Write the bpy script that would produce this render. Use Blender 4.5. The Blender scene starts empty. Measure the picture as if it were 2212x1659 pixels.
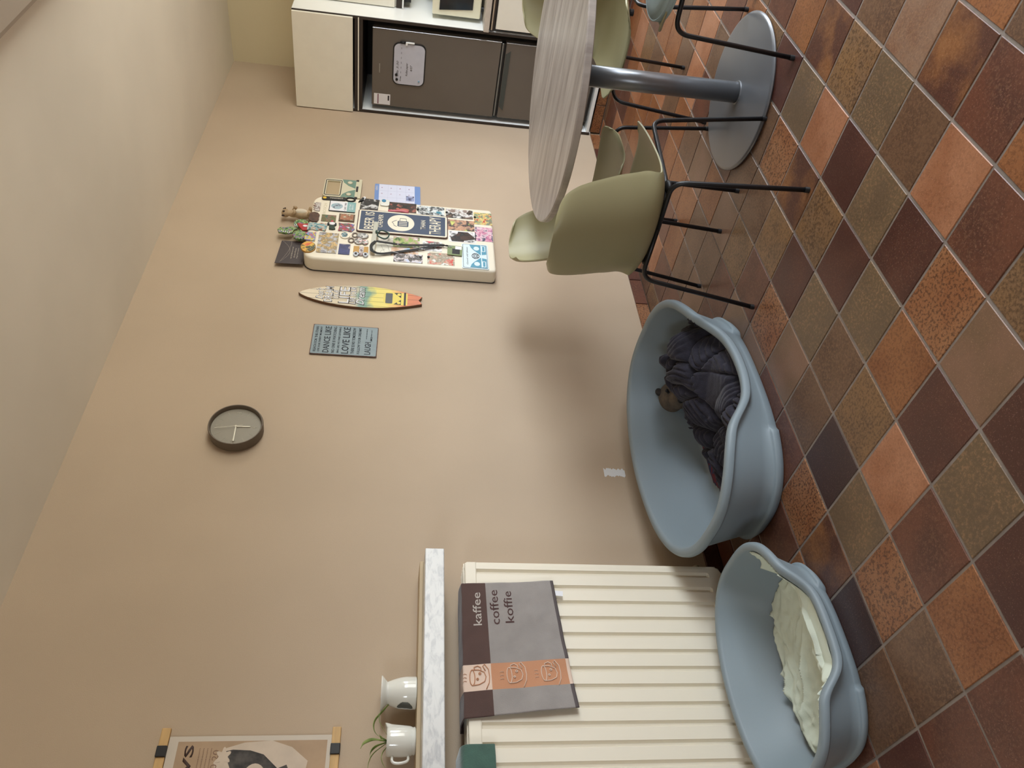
import bpy, bmesh, math, random
import numpy as np
from math import pi, sin, cos, radians as R, atan2, sqrt
from mathutils import Matrix, Vector, noise as mn
S = bpy.context.scene
COL = S.collection
# ---------------------------------------------------------------- camera
cam = bpy.data.objects.new('camera', bpy.data.cameras.new('camera'))
COL.objects.link(cam); S.camera = cam
CP = Vector((2.51411, 0, 1.29094))
cX = Vector((0.14227697, -0.06415698, -0.98774549))      # image right  (towards the floor: the photo is a portrait shot lying on its side)
cY = Vector((0.6922757, 0.71968633, 0.05297112))         # image up
cN = Vector((-0.70746846, 0.69132877, -0.1468091))       # view direction
m = Matrix((cX, cY, -cN)).transposed().to_4x4(); m.translation = CP
cam.matrix_world = m
cam.data.sensor_width = 36; cam.data.lens = 1673.06 / 2212 * 36
cam.data.clip_start = .02
# ---------------------------------------------------------------- light
W = bpy.data.worlds.new('world'); S.world = W; W.use_nodes = True
def sky():
    """bright overcast sky above the horizon, dull garden ground below it"""
    nt = W.node_tree; bg = nt.nodes['Background']; tc = nt.nodes.new('ShaderNodeTexCoord'); sp = nt.nodes.new('ShaderNodeSeparateXYZ')
    r = nt.nodes.new('ShaderNodeValToRGB'); e = r.color_ramp.elements; mr = nt.nodes.new('ShaderNodeMapRange')
    mr.inputs[1].default_value = -1; mr.inputs[2].default_value = 1
    nt.links.new(tc.outputs['Generated'], sp.inputs[0]); nt.links.new(sp.outputs[2], mr.inputs[0]); nt.links.new(mr.outputs[0], r.inputs[0])
    e[0].position = .0; e[0].color = (.42, .42, .37, 1); e[1].position = 1; e[1].color = (.80, .9, 1, 1)
    for p, c in ((.485, (.46, .46, .42, 1)), (.53, (.86, .93, 1, 1))): x = e.new(p); x.color = c
    nt.links.new(r.outputs[0], bg.inputs[0]); bg.inputs[1].default_value = SKY
SKY = 8.0
sky()
def portal(name, y0, y1, z0, z1):
    l = bpy.data.lights.new(name, 'AREA'); l.shape = 'RECTANGLE'; l.size = z1 - z0; l.size_y = y1 - y0; l.cycles.is_portal = True
    o = bpy.data.objects.new(name, l); COL.objects.link(o); o.location = (4.36, (y0 + y1) / 2, (z0 + z1) / 2); o.rotation_euler = (0, R(90), 0)
WIN = ((2.3, 4.8, .3, 2.05),)          # opening added to light the room, in the right wall: y0, y1, z0, z1
WB = (1.95, 4.0, 1.0, 2.15)             # added for kitchen-side light, in the back wall, outside the frame: x0, x1, z0, z1
WFR = (2.1, 2.95, 1.2, 2.05)               # added to brighten the kitchen fronts, behind the camera in the front wall
for w in WIN: portal('window_portal', *w)
l = bpy.data.lights.new('window_portal', 'AREA'); l.shape = 'RECTANGLE'; l.size = WFR[1] - WFR[0]; l.size_y = WFR[3] - WFR[2]; l.cycles.is_portal = True
o = bpy.data.objects.new('window_portal', l); COL.objects.link(o); o.location = ((WFR[0] + WFR[1]) / 2, -1.66, (WFR[2] + WFR[3]) / 2); o.rotation_euler = (R(90), 0, 0)
l = bpy.data.lights.new('window_portal', 'AREA'); l.shape = 'RECTANGLE'; l.size = WB[1] - WB[0]; l.size_y = WB[3] - WB[2]; l.cycles.is_portal = True
o = bpy.data.objects.new('window_portal', l); COL.objects.link(o); o.location = ((WB[0] + WB[1]) / 2, 5.49, (WB[2] + WB[3]) / 2); o.rotation_euler = (R(-90), 0, 0)
S.view_settings.view_transform = 'Standard'; S.view_settings.look = 'None'
S.view_settings.gamma = 1; S.view_settings.use_curve_mapping = False
S.view_settings.exposure = .95
# ---------------------------------------------------------------- helpers
def lin(c):
    c = [v / 255 for v in c[:3]]
    return tuple((v / 12.92 if v <= .04045 else ((v + .055) / 1.055) ** 2.4) for v in c) + (1,)
MC = {}
def mat(name, col, rough=.5, metal=0, var=0, vscale=8, bump=0, bscale=60, spec=.5, col2=None, stretch=(1, 1, 1), detail=3, coat=0, sheen=0):
    if name in MC: return MC[name]
    M = bpy.data.materials.new(name); M.use_nodes = True; nt = M.node_tree; B = nt.nodes['Principled BSDF']
    B.inputs['Roughness'].default_value = rough; B.inputs['Metallic'].default_value = metal
    B.inputs['Specular IOR Level'].default_value = spec
    B.inputs['Base Color'].default_value = lin(col)
    if coat: B.inputs['Coat Weight'].default_value = coat
    if sheen: B.inputs['Sheen Weight'].default_value = sheen
    tc = nt.nodes.new('ShaderNodeTexCoord'); mp = nt.nodes.new('ShaderNodeMapping'); mp.inputs['Scale'].default_value = stretch
    nt.links.new(tc.outputs['Object'], mp.inputs[0])
    if var or col2:
        n = nt.nodes.new('ShaderNodeTexNoise'); n.inputs['Scale'].default_value = vscale; n.inputs['Detail'].default_value = detail
        nt.links.new(mp.outputs[0], n.inputs['Vector'])
        r = nt.nodes.new('ShaderNodeValToRGB'); r.color_ramp.elements[0].position = .35; r.color_ramp.elements[1].position = .65
        a = lin(col); b = lin(col2) if col2 else tuple(min(1, v * (1 + var)) for v in a[:3]) + (1,)
        if not col2: a = tuple(v * (1 - var) for v in a[:3]) + (1,)
        r.color_ramp.elements[0].color = a; r.color_ramp.elements[1].color = b
        nt.links.new(n.outputs[0], r.inputs[0]); nt.links.new(r.outputs[0], B.inputs['Base Color'])
    if bump:
        n = nt.nodes.new('ShaderNodeTexNoise'); n.inputs['Scale'].default_value = bscale; n.inputs['Detail'].default_value = 2
        nt.links.new(mp.outputs[0], n.inputs['Vector'])
        b = nt.nodes.new('ShaderNodeBump'); b.inputs['Strength'].default_value = bump; b.inputs['Distance'].default_value = .002
        nt.links.new(n.outputs[0], b.inputs['Height']); nt.links.new(b.outputs[0], B.inputs['Normal'])
    MC[name] = M; return M
def photo_mat(name, cols, scale=30, seed=0, rough=.35):
    """a print too small to read: patches of its own colours"""
    M = bpy.data.materials.new(name); M.use_nodes = True; nt = M.node_tree; B = nt.nodes['Principled BSDF']
    B.inputs['Roughness'].default_value = rough
    tc = nt.nodes.new('ShaderNodeTexCoord'); mp = nt.nodes.new('ShaderNodeMapping'); mp.inputs['Location'].default_value = (seed * 1.7, seed * .9, seed)
    nt.links.new(tc.outputs['Object'], mp.inputs[0])
    n = nt.nodes.new('ShaderNodeTexNoise'); n.inputs['Scale'].default_value = scale; n.inputs['Detail'].default_value = 6; n.inputs['Roughness'].default_value = .62; n.inputs['Distortion'].default_value = .25
    nt.links.new(mp.outputs[0], n.inputs['Vector'])
    vo = nt.nodes.new('ShaderNodeTexVoronoi'); vo.inputs['Scale'].default_value = scale * 1.1; nt.links.new(mp.outputs[0], vo.inputs['Vector'])
    sx = nt.nodes.new('ShaderNodeSeparateColor'); nt.links.new(vo.outputs['Color'], sx.inputs[0])
    ma = nt.nodes.new('ShaderNodeMath'); ma.operation = 'MULTIPLY_ADD'; ma.inputs[1].default_value = .3; ma.inputs[2].default_value = -.15; nt.links.new(sx.outputs[0], ma.inputs[0])
    ad = nt.nodes.new('ShaderNodeMath'); ad.operation = 'ADD'; nt.links.new(n.outputs[0], ad.inputs[0]); nt.links.new(ma.outputs[0], ad.inputs[1])
    r = nt.nodes.new('ShaderNodeValToRGB'); k = len(cols); e = r.color_ramp.elements
    while len(e) < k: e.new(.5)
    for i, c in enumerate(cols): e[i].position = .28 + .44 * i / max(1, k - 1); e[i].color = lin(c)
    r.color_ramp.interpolation = 'EASE'
    nt.links.new(ad.outputs[0], r.inputs[0]); nt.links.new(r.outputs[0], B.inputs['Base Color'])
    return M
def link(o, parent=None):
    COL.objects.link(o)
    if parent: o.parent = parent
    return o
def obj(name, me, m=None, parent=None, loc=None, smooth=False):
    if isinstance(me, bmesh.types.BMesh):
        b = me; me = bpy.data.meshes.new(name); b.to_mesh(me); b.free()
    if m is not None and not me.materials: me.materials.append(m)
    if smooth:
        for p in me.polygons: p.use_smooth = True
    o = bpy.data.objects.new(name, me)
    if loc: o.location = loc
    return link(o, parent)
def tag(o, label=None, cat=None, group=None, kind=None):
    for k, v in (('label', label), ('category', cat), ('group', group), ('kind', kind)):
        if v: o[k] = v
    return o
def empty(name, loc, rz=0, label=None, cat=None, group=None):
    o = bpy.data.objects.new(name, None); o.empty_display_size = .05; COL.objects.link(o); o.location = loc; o.rotation_euler.z = rz
    return tag(o, label, cat, group)
def py(verts, faces, name='m'):
    me = bpy.data.meshes.new(name); me.from_pydata([tuple(v) for v in verts], [], faces); me.update(); return me
def box(x0, y0, z0, x1, y1, z1, bev=0, seg=2, bm=None):
    b = bm or bmesh.new(); r = bmesh.ops.create_cube(b, size=1)
    for v in r['verts']:
        v.co = Vector((x0 + (v.co.x + .5) * (x1 - x0), y0 + (v.co.y + .5) * (y1 - y0), z0 + (v.co.z + .5) * (z1 - z0)))
    if bev:
        es = list({e for v in r['verts'] for e in v.link_edges})
        bmesh.ops.bevel(b, geom=es, offset=bev, segments=seg, profile=.5, affect='EDGES', clamp_overlap=True)
    return b
def smooth_path(pts, rad=.04, n=6):
    """polyline with rounded corners"""
    P = [Vector(p) for p in pts]; out = [P[0]]
    for i in range(1, len(P) - 1):
        a, b, c = P[i - 1], P[i], P[i + 1]
        d1 = (a - b); d2 = (c - b); r = min(rad, d1.length * .49, d2.length * .49)
        s, e = b + d1.normalized() * r, b + d2.normalized() * r
        for k in range(n + 1):
            t = k / n; out.append(s * (1 - t) ** 2 + b * 2 * t * (1 - t) + e * t * t)
    out.append(P[-1]); return out
def tube(pts, r, seg=12, bm=None, closed=False, flat=1.0, up=None):
    b = bm or bmesh.new(); P = [Vector(p) for p in pts]; n = len(P); rings = []
    prev = None
    for i, p in enumerate(P):
        if closed: t = (P[(i + 1) % n] - P[i - 1]).normalized()
        else: t = (P[min(i + 1, n - 1)] - P[max(i - 1, 0)]).normalized()
        if up is not None: u = t.cross(Vector(up)).normalized()
        elif prev is None:
            u = t.cross(Vector((0, 0, 1)) if abs(t.z) < .9 else Vector((1, 0, 0))).normalized()
        else: u = (prev - t * prev.dot(t)).normalized()
        prev = u; w = t.cross(u)
        rr = r[i] if hasattr(r, '__len__') else r
        rings.append([b.verts.new(p + (u * cos(2 * pi * k / seg) + w * sin(2 * pi * k / seg) * flat) * rr) for k in range(seg)])
    for i in range(n if closed else n - 1):
        A, B_ = rings[i], rings[(i + 1) % n]
        for k in range(seg): b.faces.new((A[k], A[(k + 1) % seg], B_[(k + 1) % seg], B_[k]))
    if not closed:
        b.faces.new(rings[0][::-1]); b.faces.new(rings[-1])
    bmesh.ops.recalc_face_normals(b, faces=b.faces)
    return b
def lathe(prof, seg=48, bm=None, c=(0, 0, 0), skip=None):
    b = bm or bmesh.new(); rings = []
    for r, z in prof:
        rings.append([b.verts.new((c[0] + r * cos(2 * pi * k / seg), c[1] + r * sin(2 * pi * k / seg), c[2] + z)) for k in range(seg)] if r > 1e-6 else [b.verts.new((c[0], c[1], c[2] + z))])
    for A, B_ in zip(rings, rings[1:]):
        for k in range(seg):
            k2 = (k + 1) % seg
            q = [A[k % len(A)], A[k2 % len(A)], B_[k2 % len(B_)], B_[k % len(B_)]]
            f = list(dict.fromkeys(q))
            if len(f) > 2:
                if skip:
                    cc = sum((v.co for v in f), Vector()) / len(f)
                    if skip(cc): continue
                b.faces.new(f)
    bmesh.ops.recalc_face_normals(b, faces=b.faces)
    return b
def FW(a, b_, d): return Vector((d, a, b_))       # on the long wall, facing +x
def FK(a, b_, d): return Vector((a, -d, b_))      # on fronts facing -y
def prism(poly, d0, d1, F=FW, bev=0, bm=None, seg=2):
    b = bm or bmesh.new()
    lo = [b.verts.new(F(p[0], p[1], d0)) for p in poly]; hi = [b.verts.new(F(p[0], p[1], d1)) for p in poly]
    n = len(poly); top = b.faces.new(hi); b.faces.new(lo[::-1])
    for i in range(n): b.faces.new((lo[i], lo[(i + 1) % n], hi[(i + 1) % n], hi[i]))
    bmesh.ops.recalc_face_normals(b, faces=b.faces)
    if bev: bmesh.ops.bevel(b, geom=list(top.edges), offset=bev, segments=seg, profile=.5, affect='EDGES')
    return b
def rrect(w, h, r=0, n=5, cx=0, cy=0):
    if not hasattr(r, '__len__') and r <= 0: return [(cx - w / 2, cy - h / 2), (cx + w / 2, cy - h / 2), (cx + w / 2, cy + h / 2), (cx - w / 2, cy + h / 2)]
    rs = r if hasattr(r, '__len__') else (r,) * 4; out = []
    for (sx, sy, a0), rr in zip(((1, -1, -90), (1, 1, 0), (-1, 1, 90), (-1, -1, 180)), rs):
        for k in range(n + 1):
            a = R(a0 + 90 * k / n); out.append((cx + sx * (w / 2 - rr) + rr * cos(a), cy + sy * (h / 2 - rr) + rr * sin(a)))
    return out
def ell(w, h, n=28, cx=0, cy=0): return [(cx + w / 2 * cos(2 * pi * k / n), cy + h / 2 * sin(2 * pi * k / n)) for k in range(n)]
_tc = {}
def text_mesh(s, w, h, depth=.0004, F=FW, d=0, fit=True, off=(0, 0), italic=0, bold=0):
    cu = bpy.data.curves.new('t', 'FONT'); cu.body = s; cu.align_x = 'CENTER'; cu.align_y = 'CENTER'; cu.resolution_u = 2; cu.offset = bold; cu.shear = italic
    o = bpy.data.objects.new('t', cu); COL.objects.link(o); dg = bpy.context.evaluated_depsgraph_get()
    me = bpy.data.meshes.new_from_object(o.evaluated_get(dg)); bpy.data.objects.remove(o); bpy.data.curves.remove(cu)
    V = np.array([v.co[:] for v in me.vertices]); mn_, mx = V.min(0), V.max(0); c = (mn_ + mx) / 2; sz = mx - mn_
    sx = w / sz[0]; sy = h / sz[1] if h else sx
    b = bmesh.new(); b.from_mesh(me); bpy.data.meshes.remove(me)
    for v in b.verts: v.co = Vector(((v.co.x - c[0]) * sx + off[0], (v.co.y - c[1]) * sy + off[1], 0))
    if depth:
        g = bmesh.ops.extrude_face_region(b, geom=list(b.faces))
        for e in g['geom']:
            if isinstance(e, bmesh.types.BMVert): e.co.z += depth
    for v in b.verts: v.co = F(v.co.x, v.co.y, v.co.z + d)
    return b
def text(name, s, w, h, m_, parent, d=0, F=FW, off=(0, 0), italic=0, bold=0, depth=.0004):
    return obj(name, text_mesh(s, w, h, depth, F, d, off=off, italic=italic, bold=bold), m_, parent)
random.seed(5); RNG = np.random.default_rng(4)
# ---------------------------------------------------------------- materials
M_wall = mat('wall_paint', (189, 170, 148), .85, var=.03, vscale=2, bump=.25, bscale=330, spec=.2)
M_wallk = mat('kitchen_wall_paint', (226, 214, 182), .85, bump=.2, bscale=330, spec=.2)
M_ceil = mat('ceiling_paint', (228, 221, 207), .9, var=.05, vscale=1.3, spec=.2, bump=.1, bscale=60)
M_grout = mat('grout', (140, 130, 122), .9, var=.12, vscale=20, bump=.4, bscale=150)
M_cream = mat('cream_enamel', (236, 228, 209), .35, spec=.4)
M_white = mat('white_laminate', (246, 243, 229), .35, var=.015, vscale=10)
M_white2 = mat('white_gloss', (246, 249, 248), .18)
M_dark = mat('dark_brown_edge', (52, 43, 37), .5)
M_black = mat('black_metal', (20, 21, 24), .38, spec=.5, bump=.1, bscale=400)
M_blk = mat('black_plastic', (18, 18, 20), .5)
M_shell = mat('olive_shell', (158, 152, 117), .42, spec=.4)
M_grey = mat('silver_paint', (128, 130, 134), .32, metal=.55, var=.03, vscale=6)
M_fridge = mat('fridge_grey', (108, 101, 93), .42, metal=.2, var=.03, vscale=4)
M_basket = mat('blue_grey_plastic', (133, 146, 153), .45, spec=.4, bump=.08, bscale=500)
M_porc = mat('white_porcelain', (228, 228, 220), .12, coat=.3)
M_paper = mat('white_paper', (232, 232, 236), .6)
M_ink = mat('dark_ink', (50, 46, 50), .6)
M_pine = mat('pine', (205, 168, 112), .55, var=.1, vscale=6, stretch=(1, 1, 12))
def marble():
    M = mat('marble', (222, 222, 220), .25); nt = M.node_tree; B = nt.nodes['Principled BSDF']
    tc = nt.nodes.new('ShaderNodeTexCoord'); mp = nt.nodes.new('ShaderNodeMapping'); mp.inputs['Rotation'].default_value = (R(-35), 0, 0); mp.inputs['Scale'].default_value = (1, 1, 2.6)
    n = nt.nodes.new('ShaderNodeTexNoise'); n.inputs['Scale'].default_value = 22; n.inputs['Detail'].default_value = 9; n.inputs['Roughness'].default_value = .65; n.inputs['Distortion'].default_value = .6
    r = nt.nodes.new('ShaderNodeValToRGB'); r.color_ramp.elements[0].position = .34; r.color_ramp.elements[0].color = lin((182, 184, 187)); r.color_ramp.elements[1].position = .52; r.color_ramp.elements[1].color = lin((214, 215, 214))
    nt.links.new(tc.outputs['Object'], mp.inputs[0]); nt.links.new(mp.outputs[0], n.inputs['Vector']); nt.links.new(n.outputs[0], r.inputs[0]); nt.links.new(r.outputs[0], B.inputs['Base Color']); return M
M_marble = marble()
def tile_material():
    """one fired-clay material; each tile carries its own clay colour, second colour and speckle amount"""
    M = bpy.data.materials.new('fired_clay_tile'); M.use_nodes = True; nt = M.node_tree; B = nt.nodes['Principled BSDF']; N = nt.nodes.new; L = nt.links.new
    tc = N('ShaderNodeTexCoord'); oi = N('ShaderNodeObjectInfo'); ad = N('ShaderNodeVectorMath'); ad.operation = 'ADD'
    sc = N('ShaderNodeVectorMath'); sc.operation = 'SCALE'; sc.inputs[0].default_value = (7, 13, 5); L(oi.outputs['Random'], sc.inputs['Scale'])
    L(tc.outputs['Object'], ad.inputs[0]); L(sc.outputs[0], ad.inputs[1])
    def at(n):
        a = N('ShaderNodeAttribute'); a.attribute_type = 'OBJECT'; a.attribute_name = n; return a
    c1, c2, sp, fk = at('clay'), at('flame'), at('speck'), at('fleck')
    n1 = N('ShaderNodeTexNoise'); n1.inputs['Scale'].default_value = 7; n1.inputs['Detail'].default_value = 3
    n2 = N('ShaderNodeTexNoise'); n2.inputs['Scale'].default_value = 125; n2.inputs['Detail'].default_value = 3.5; n2.inputs['Roughness'].default_value = .6
    n3 = N('ShaderNodeTexNoise'); n3.inputs['Scale'].default_value = 300; n3.inputs['Detail'].default_value = 1
    for n in (n1, n2, n3): L(ad.outputs[0], n.inputs['Vector'])
    r1 = N('ShaderNodeMapRange'); r1.inputs[1].default_value = .42; r1.inputs[2].default_value = .66; L(n1.outputs[0], r1.inputs[0])
    mx1 = N('ShaderNodeMix'); mx1.data_type = 'RGBA'; L(r1.outputs[0], mx1.inputs[0]); L(c1.outputs['Color'], mx1.inputs[6]); L(c2.outputs['Color'], mx1.inputs[7])
    # speckles: dark ones on light clay
    r2 = N('ShaderNodeMapRange'); r2.inputs[1].default_value = .5; r2.inputs[2].default_value = .58; L(n2.outputs[0], r2.inputs[0])
    ml = N('ShaderNodeMath'); ml.operation = 'MULTIPLY'; L(r2.outputs[0], ml.inputs[0]); L(sp.outputs['Fac'], ml.inputs[1])
    dk = N('ShaderNodeMix'); dk.data_type = 'RGBA'; dk.blend_type = 'MULTIPLY'; L(ml.outputs[0], dk.inputs[0]); L(mx1.outputs[2], dk.inputs[6]); dk.inputs[7].default_value = (.33, .3, .3, 1)
    r4 = N('ShaderNodeMapRange'); r4.inputs[1].default_value = .47; r4.inputs[2].default_value = .40; L(n2.outputs[0], r4.inputs[0])
    mf0 = N('ShaderNodeMath'); mf0.operation = 'MULTIPLY'; L(r4.outputs[0], mf0.inputs[0]); L(fk.outputs['Fac'], mf0.inputs[1])
    r5 = N('ShaderNodeMapRange'); r5.inputs[1].default_value = .38; r5.inputs[2].default_value = .6; r5.inputs[3].default_value = .15; L(n1.outputs[0], r5.inputs[0])
    mf = N('ShaderNodeMath'); mf.operation = 'MULTIPLY'; L(mf0.outputs[0], mf.inputs[0]); L(r5.outputs[0], mf.inputs[1])
    fm = N('ShaderNodeMix'); fm.data_type = 'RGBA'; L(mf.outputs[0], fm.inputs[0]); L(dk.outputs[2], fm.inputs[6]); fm.inputs[7].default_value = lin((146, 112, 82)); dk = fm
    # fine light grains
    r3 = N('ShaderNodeMapRange'); r3.inputs[1].default_value = .62; r3.inputs[2].default_value = .72; r3.inputs[4].default_value = .55; L(n3.outputs[0], r3.inputs[0])
    gr = N('ShaderNodeMix'); gr.data_type = 'RGBA'; gr.blend_type = 'ADD'; L(r3.outputs[0], gr.inputs[0]); L(dk.outputs[2], gr.inputs[6]); gr.inputs[7].default_value = (.16, .1, .07, 1)
    L(gr.outputs[2], B.inputs['Base Color'])
    rr = N('ShaderNodeMapRange'); rr.inputs[3].default_value = .26; rr.inputs[4].default_value = .46; L(n1.outputs[0], rr.inputs[0]); L(rr.outputs[0], B.inputs['Roughness'])
    bp = N('ShaderNodeBump'); bp.inputs['Strength'].default_value = .12; bp.inputs['Distance'].default_value = .002; L(n2.outputs[0], bp.inputs['Height']); L(bp.outputs[0], B.inputs['Normal'])
    return M
M_tile = tile_material()
PAL = {'D': ((78, 45, 38), (88, 51, 41), .0, .1), 'R': ((106, 63, 46), (88, 52, 40), .2, .2), 'B': ((114, 84, 62), (98, 70, 51), .3, .3),
       'G': ((106, 86, 65), (116, 94, 68), .1, .7), 'O': ((150, 97, 59), (134, 82, 48), .45, .1), 'S': ((154, 106, 71), (142, 90, 56), .85, 0),
       'P': ((176, 121, 88), (158, 102, 69), .25, .15), 'L': ((132, 99, 78), (120, 92, 69), .05, .1), 'M': ((88, 54, 42), (138, 90, 52), .25, .2),
       'K': ((70, 48, 44), (63, 44, 41), 0, .05), 'W': ((142, 113, 92), (128, 92, 70), .2, .5), 'Y': ((136, 101, 66), (114, 86, 60), .6, .3)}
def paint(o, key, jit=.06):
    a, b_, s, fl = PAL[key]; f = .94 + random.uniform(-jit, jit)
    o['clay'] = [v * f for v in lin(a)[:3]]; o['flame'] = [v * f for v in lin(b_)[:3]]; o['speck'] = s; o['fleck'] = fl
# ---------------------------------------------------------------- room
D = 5.431; H = 2.522; XR = 4.3; Y0 = -1.6; DC = 4.889
def struct(name, bm, m_, parent=None):
    return tag(obj(name, bm, m_, parent), kind='structure') if parent is None else obj(name, bm, m_, parent)
floor = struct('floor', box(-.02, Y0, -.12, XR, D, -.0026), M_grout)
wall_left = struct('wall_left', box(-.12, Y0, -.12, 0, D + .12, H + .1), M_wall)
b = box(0, D, -.12, WB[0], D + .12, H + .1); box(WB[1], D, -.12, XR, D + .12, H + .1, bm=b); box(WB[0], D, -.12, WB[1], D + .12, WB[2], bm=b); box(WB[0], D, WB[3], WB[1], D + .12, H + .1, bm=b)
wall_back = struct('wall_back', b, M_wallk)
b = bmesh.new()
for x0, z0_, x1, z1_ in ((WB[0], WB[2], WB[0] + .05, WB[3]), (WB[1] - .05, WB[2], WB[1], WB[3]), (WB[0], WB[2], WB[1], WB[2] + .05), (WB[0], WB[3] - .05, WB[1], WB[3]), (2.95, WB[2], 3.0, WB[3])): box(x0, D + .07, z0_, x1, D + .1, z1_, bm=b)
struct('window_2', b, M_white)  # frame of the unseen opening added for kitchen-side light
b = bmesh.new()
for x0, z0_, x1, z1_ in ((-.12, -.12, WFR[0], H + .1), (WFR[1], -.12, XR + .12, H + .1), (WFR[0], -.12, WFR[1], WFR[2]), (WFR[0], WFR[3], WFR[1], H + .1)): box(x0, Y0 - .12, z0_, x1, Y0, z1_, bm=b)
wall_front = struct('wall_front', b, M_wall)
b = bmesh.new()
for x0, z0_, x1, z1_ in ((WFR[0], WFR[2], WFR[0] + .05, WFR[3]), (WFR[1] - .05, WFR[2], WFR[1], WFR[3]), (WFR[0], WFR[2], WFR[1], WFR[2] + .05), (WFR[0], WFR[3] - .05, WFR[1], WFR[3])): box(x0, Y0 - .1, z0_, x1, Y0 - .07, z1_, bm=b)
struct('window_3', b, M_white)  # frame of the added fill opening, unseen
ceiling = struct('ceiling', box(0, Y0, H, XR, D, H + .1), M_ceil)
b = bmesh.new(); yy = Y0
for y0, y1, z0, z1 in sorted(WIN):
    box(XR, yy, -.12, XR + .12, y0, H + .1, bm=b); box(XR, y0, -.12, XR + .12, y1, z0, bm=b); box(XR, y0, z1, XR + .12, y1, H + .1, bm=b); yy = y1
box(XR, yy, -.12, XR + .12, D + .12, H + .1, bm=b)
wall_right = struct('wall_right', b, M_wall)
for i, (y0, y1, z0, z1) in enumerate(WIN):
    b = bmesh.new(); t = .05; ym = (y0 + y1) / 2
    for a in ((y0, z0, y0 + t, z1), (y1 - t, z0, y1, z1), (y0, z0, y1, z0 + t), (y0, z1 - t, y1, z1), (ym - t / 2, z0, ym + t / 2, z1)):
        box(XR + .02, a[0], a[1], XR + .05, a[2], a[3], bm=b)
    struct('window_%d' % (i + 1), b, M_white2)  # frame of the unseen opening added as main daylight
# added dropped strip, coloured darker to make the dark ceiling corner
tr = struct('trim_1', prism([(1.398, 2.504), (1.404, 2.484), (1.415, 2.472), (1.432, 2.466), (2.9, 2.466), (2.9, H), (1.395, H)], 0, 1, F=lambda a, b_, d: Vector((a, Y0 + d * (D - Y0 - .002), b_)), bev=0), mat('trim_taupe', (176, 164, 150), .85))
# --- floor tiles
GX, GY, PX, PY = 1.98987, 2.52616, .20735, .21
def tile_mesh(w, l, t=.012, c=.0016):
    v = []; f = []
    for (dx, z) in ((0, -t), (0, -c), (c, 0)):
        v += [(-w / 2 + dx, -l / 2 + dx, z), (w / 2 - dx, -l / 2 + dx, z), (w / 2 - dx, l / 2 - dx, z), (-w / 2 + dx, l / 2 - dx, z)]
    for r_ in (0, 4):
        for k in range(4): f.append((r_ + k, r_ + (k + 1) % 4, r_ + 4 + (k + 1) % 4, r_ + 4 + k))
    f.append((8, 9, 10, 11)); me = py(v, f, 'tile'); me.materials.append(M_tile); return me
JT = .0082
TM = {}
def tmesh(w, l):
    k = (round(w, 3), round(l, 3))
    if k not in TM: TM[k] = tile_mesh(w, l)
    return TM[k]
KN = {1: {2: 'B', 3: 'W', 4: 'M', 5: 'R'}, 2: {-1: 'R', 0: 'O', 1: 'M', 2: 'Y', 3: 'G', 4: 'B', 5: 'P', 6: 'R', 7: 'Y'},
      3: {-2: 'O', -1: 'Y', 0: 'D', 1: 'G', 2: 'P', 3: 'D', 4: 'G', 5: 'D', 6: 'S', 7: 'L', 8: 'D'},
      4: {-4: 'P', -3: 'B', -2: 'O', -1: 'R', 0: 'B', 1: 'S', 2: 'M', 3: 'Y', 4: 'D', 5: 'G', 6: 'O', 7: 'D', 8: 'G', 9: 'D'},
      5: {-6: 'O', -5: 'B', -4: 'P', -3: 'R', -2: 'L', -1: 'R', 0: 'B', 1: 'B', 2: 'Y', 3: 'D', 4: 'G', 5: 'B', 6: 'Y', 7: 'P', 8: 'R', 9: 'O', 10: 'R'},
      6: {-6: 'P', -5: 'B', -4: 'O', -2: 'L', -1: 'O', 0: 'L', 1: 'Y', 2: 'R', 3: 'S', 4: 'L', 5: 'B', 6: 'K', 7: 'G', 8: 'S', 9: 'B', 10: 'R'},
      7: {-9: 'O', -7: 'O', -4: 'O', -2: 'O', 0: 'B', 1: 'R', 2: 'L', 4: 'R', 5: 'R', 6: 'S', 7: 'M', 8: 'K', 9: 'B'},
      8: {-8: 'O', 1: 'R', 9: 'R'}, 0: {3: 'R', 4: 'O'}}
def px(P):
    v = Vector(P) - CP; z = v.dot(cN)
    return (1106 + 1673 * v.dot(cX) / z, 829.5 - 1673 * v.dot(cY) / z) if z > .2 else (-9999, -9999)
cells = []
for i in range(-12, 11):
    for j in range(-14, 20):
        xc = GX - PX * i + .1037; yc = GY - PY * j + .105
        x0, x1, y0, y1 = xc - PX / 2, xc + PX / 2, yc - PY / 2, yc + PY / 2
        x0 = max(x0, .006); x1 = min(x1, XR); y1 = min(y1, DC + .012); y0 = max(y0, Y0)
        if x1 - x0 < .02 or y1 - y0 < .02: continue
        u, v = px(((x0 + x1) / 2, (y0 + y1) / 2, 0)); vis = any(-5 < px(p)[0] < 2217 and -5 < px(p)[1] < 1664 for p in ((x0, y0, 0), (x1, y0, 0), (x0, y1, 0), (x1, y1, 0), ((x0 + x1) / 2, (y0 + y1) / 2, 0)))
        cells.append((i, j, x0, x1, y0, y1, vis, (Vector(((x0 + x1) / 2, (y0 + y1) / 2, 0)) - CP).length))
vc = sorted([c for c in cells if c[6]], key=lambda c: c[7])[:285]
sel = {(c[0], c[1]) for c in vc}
rest = bmesh.new()
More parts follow.
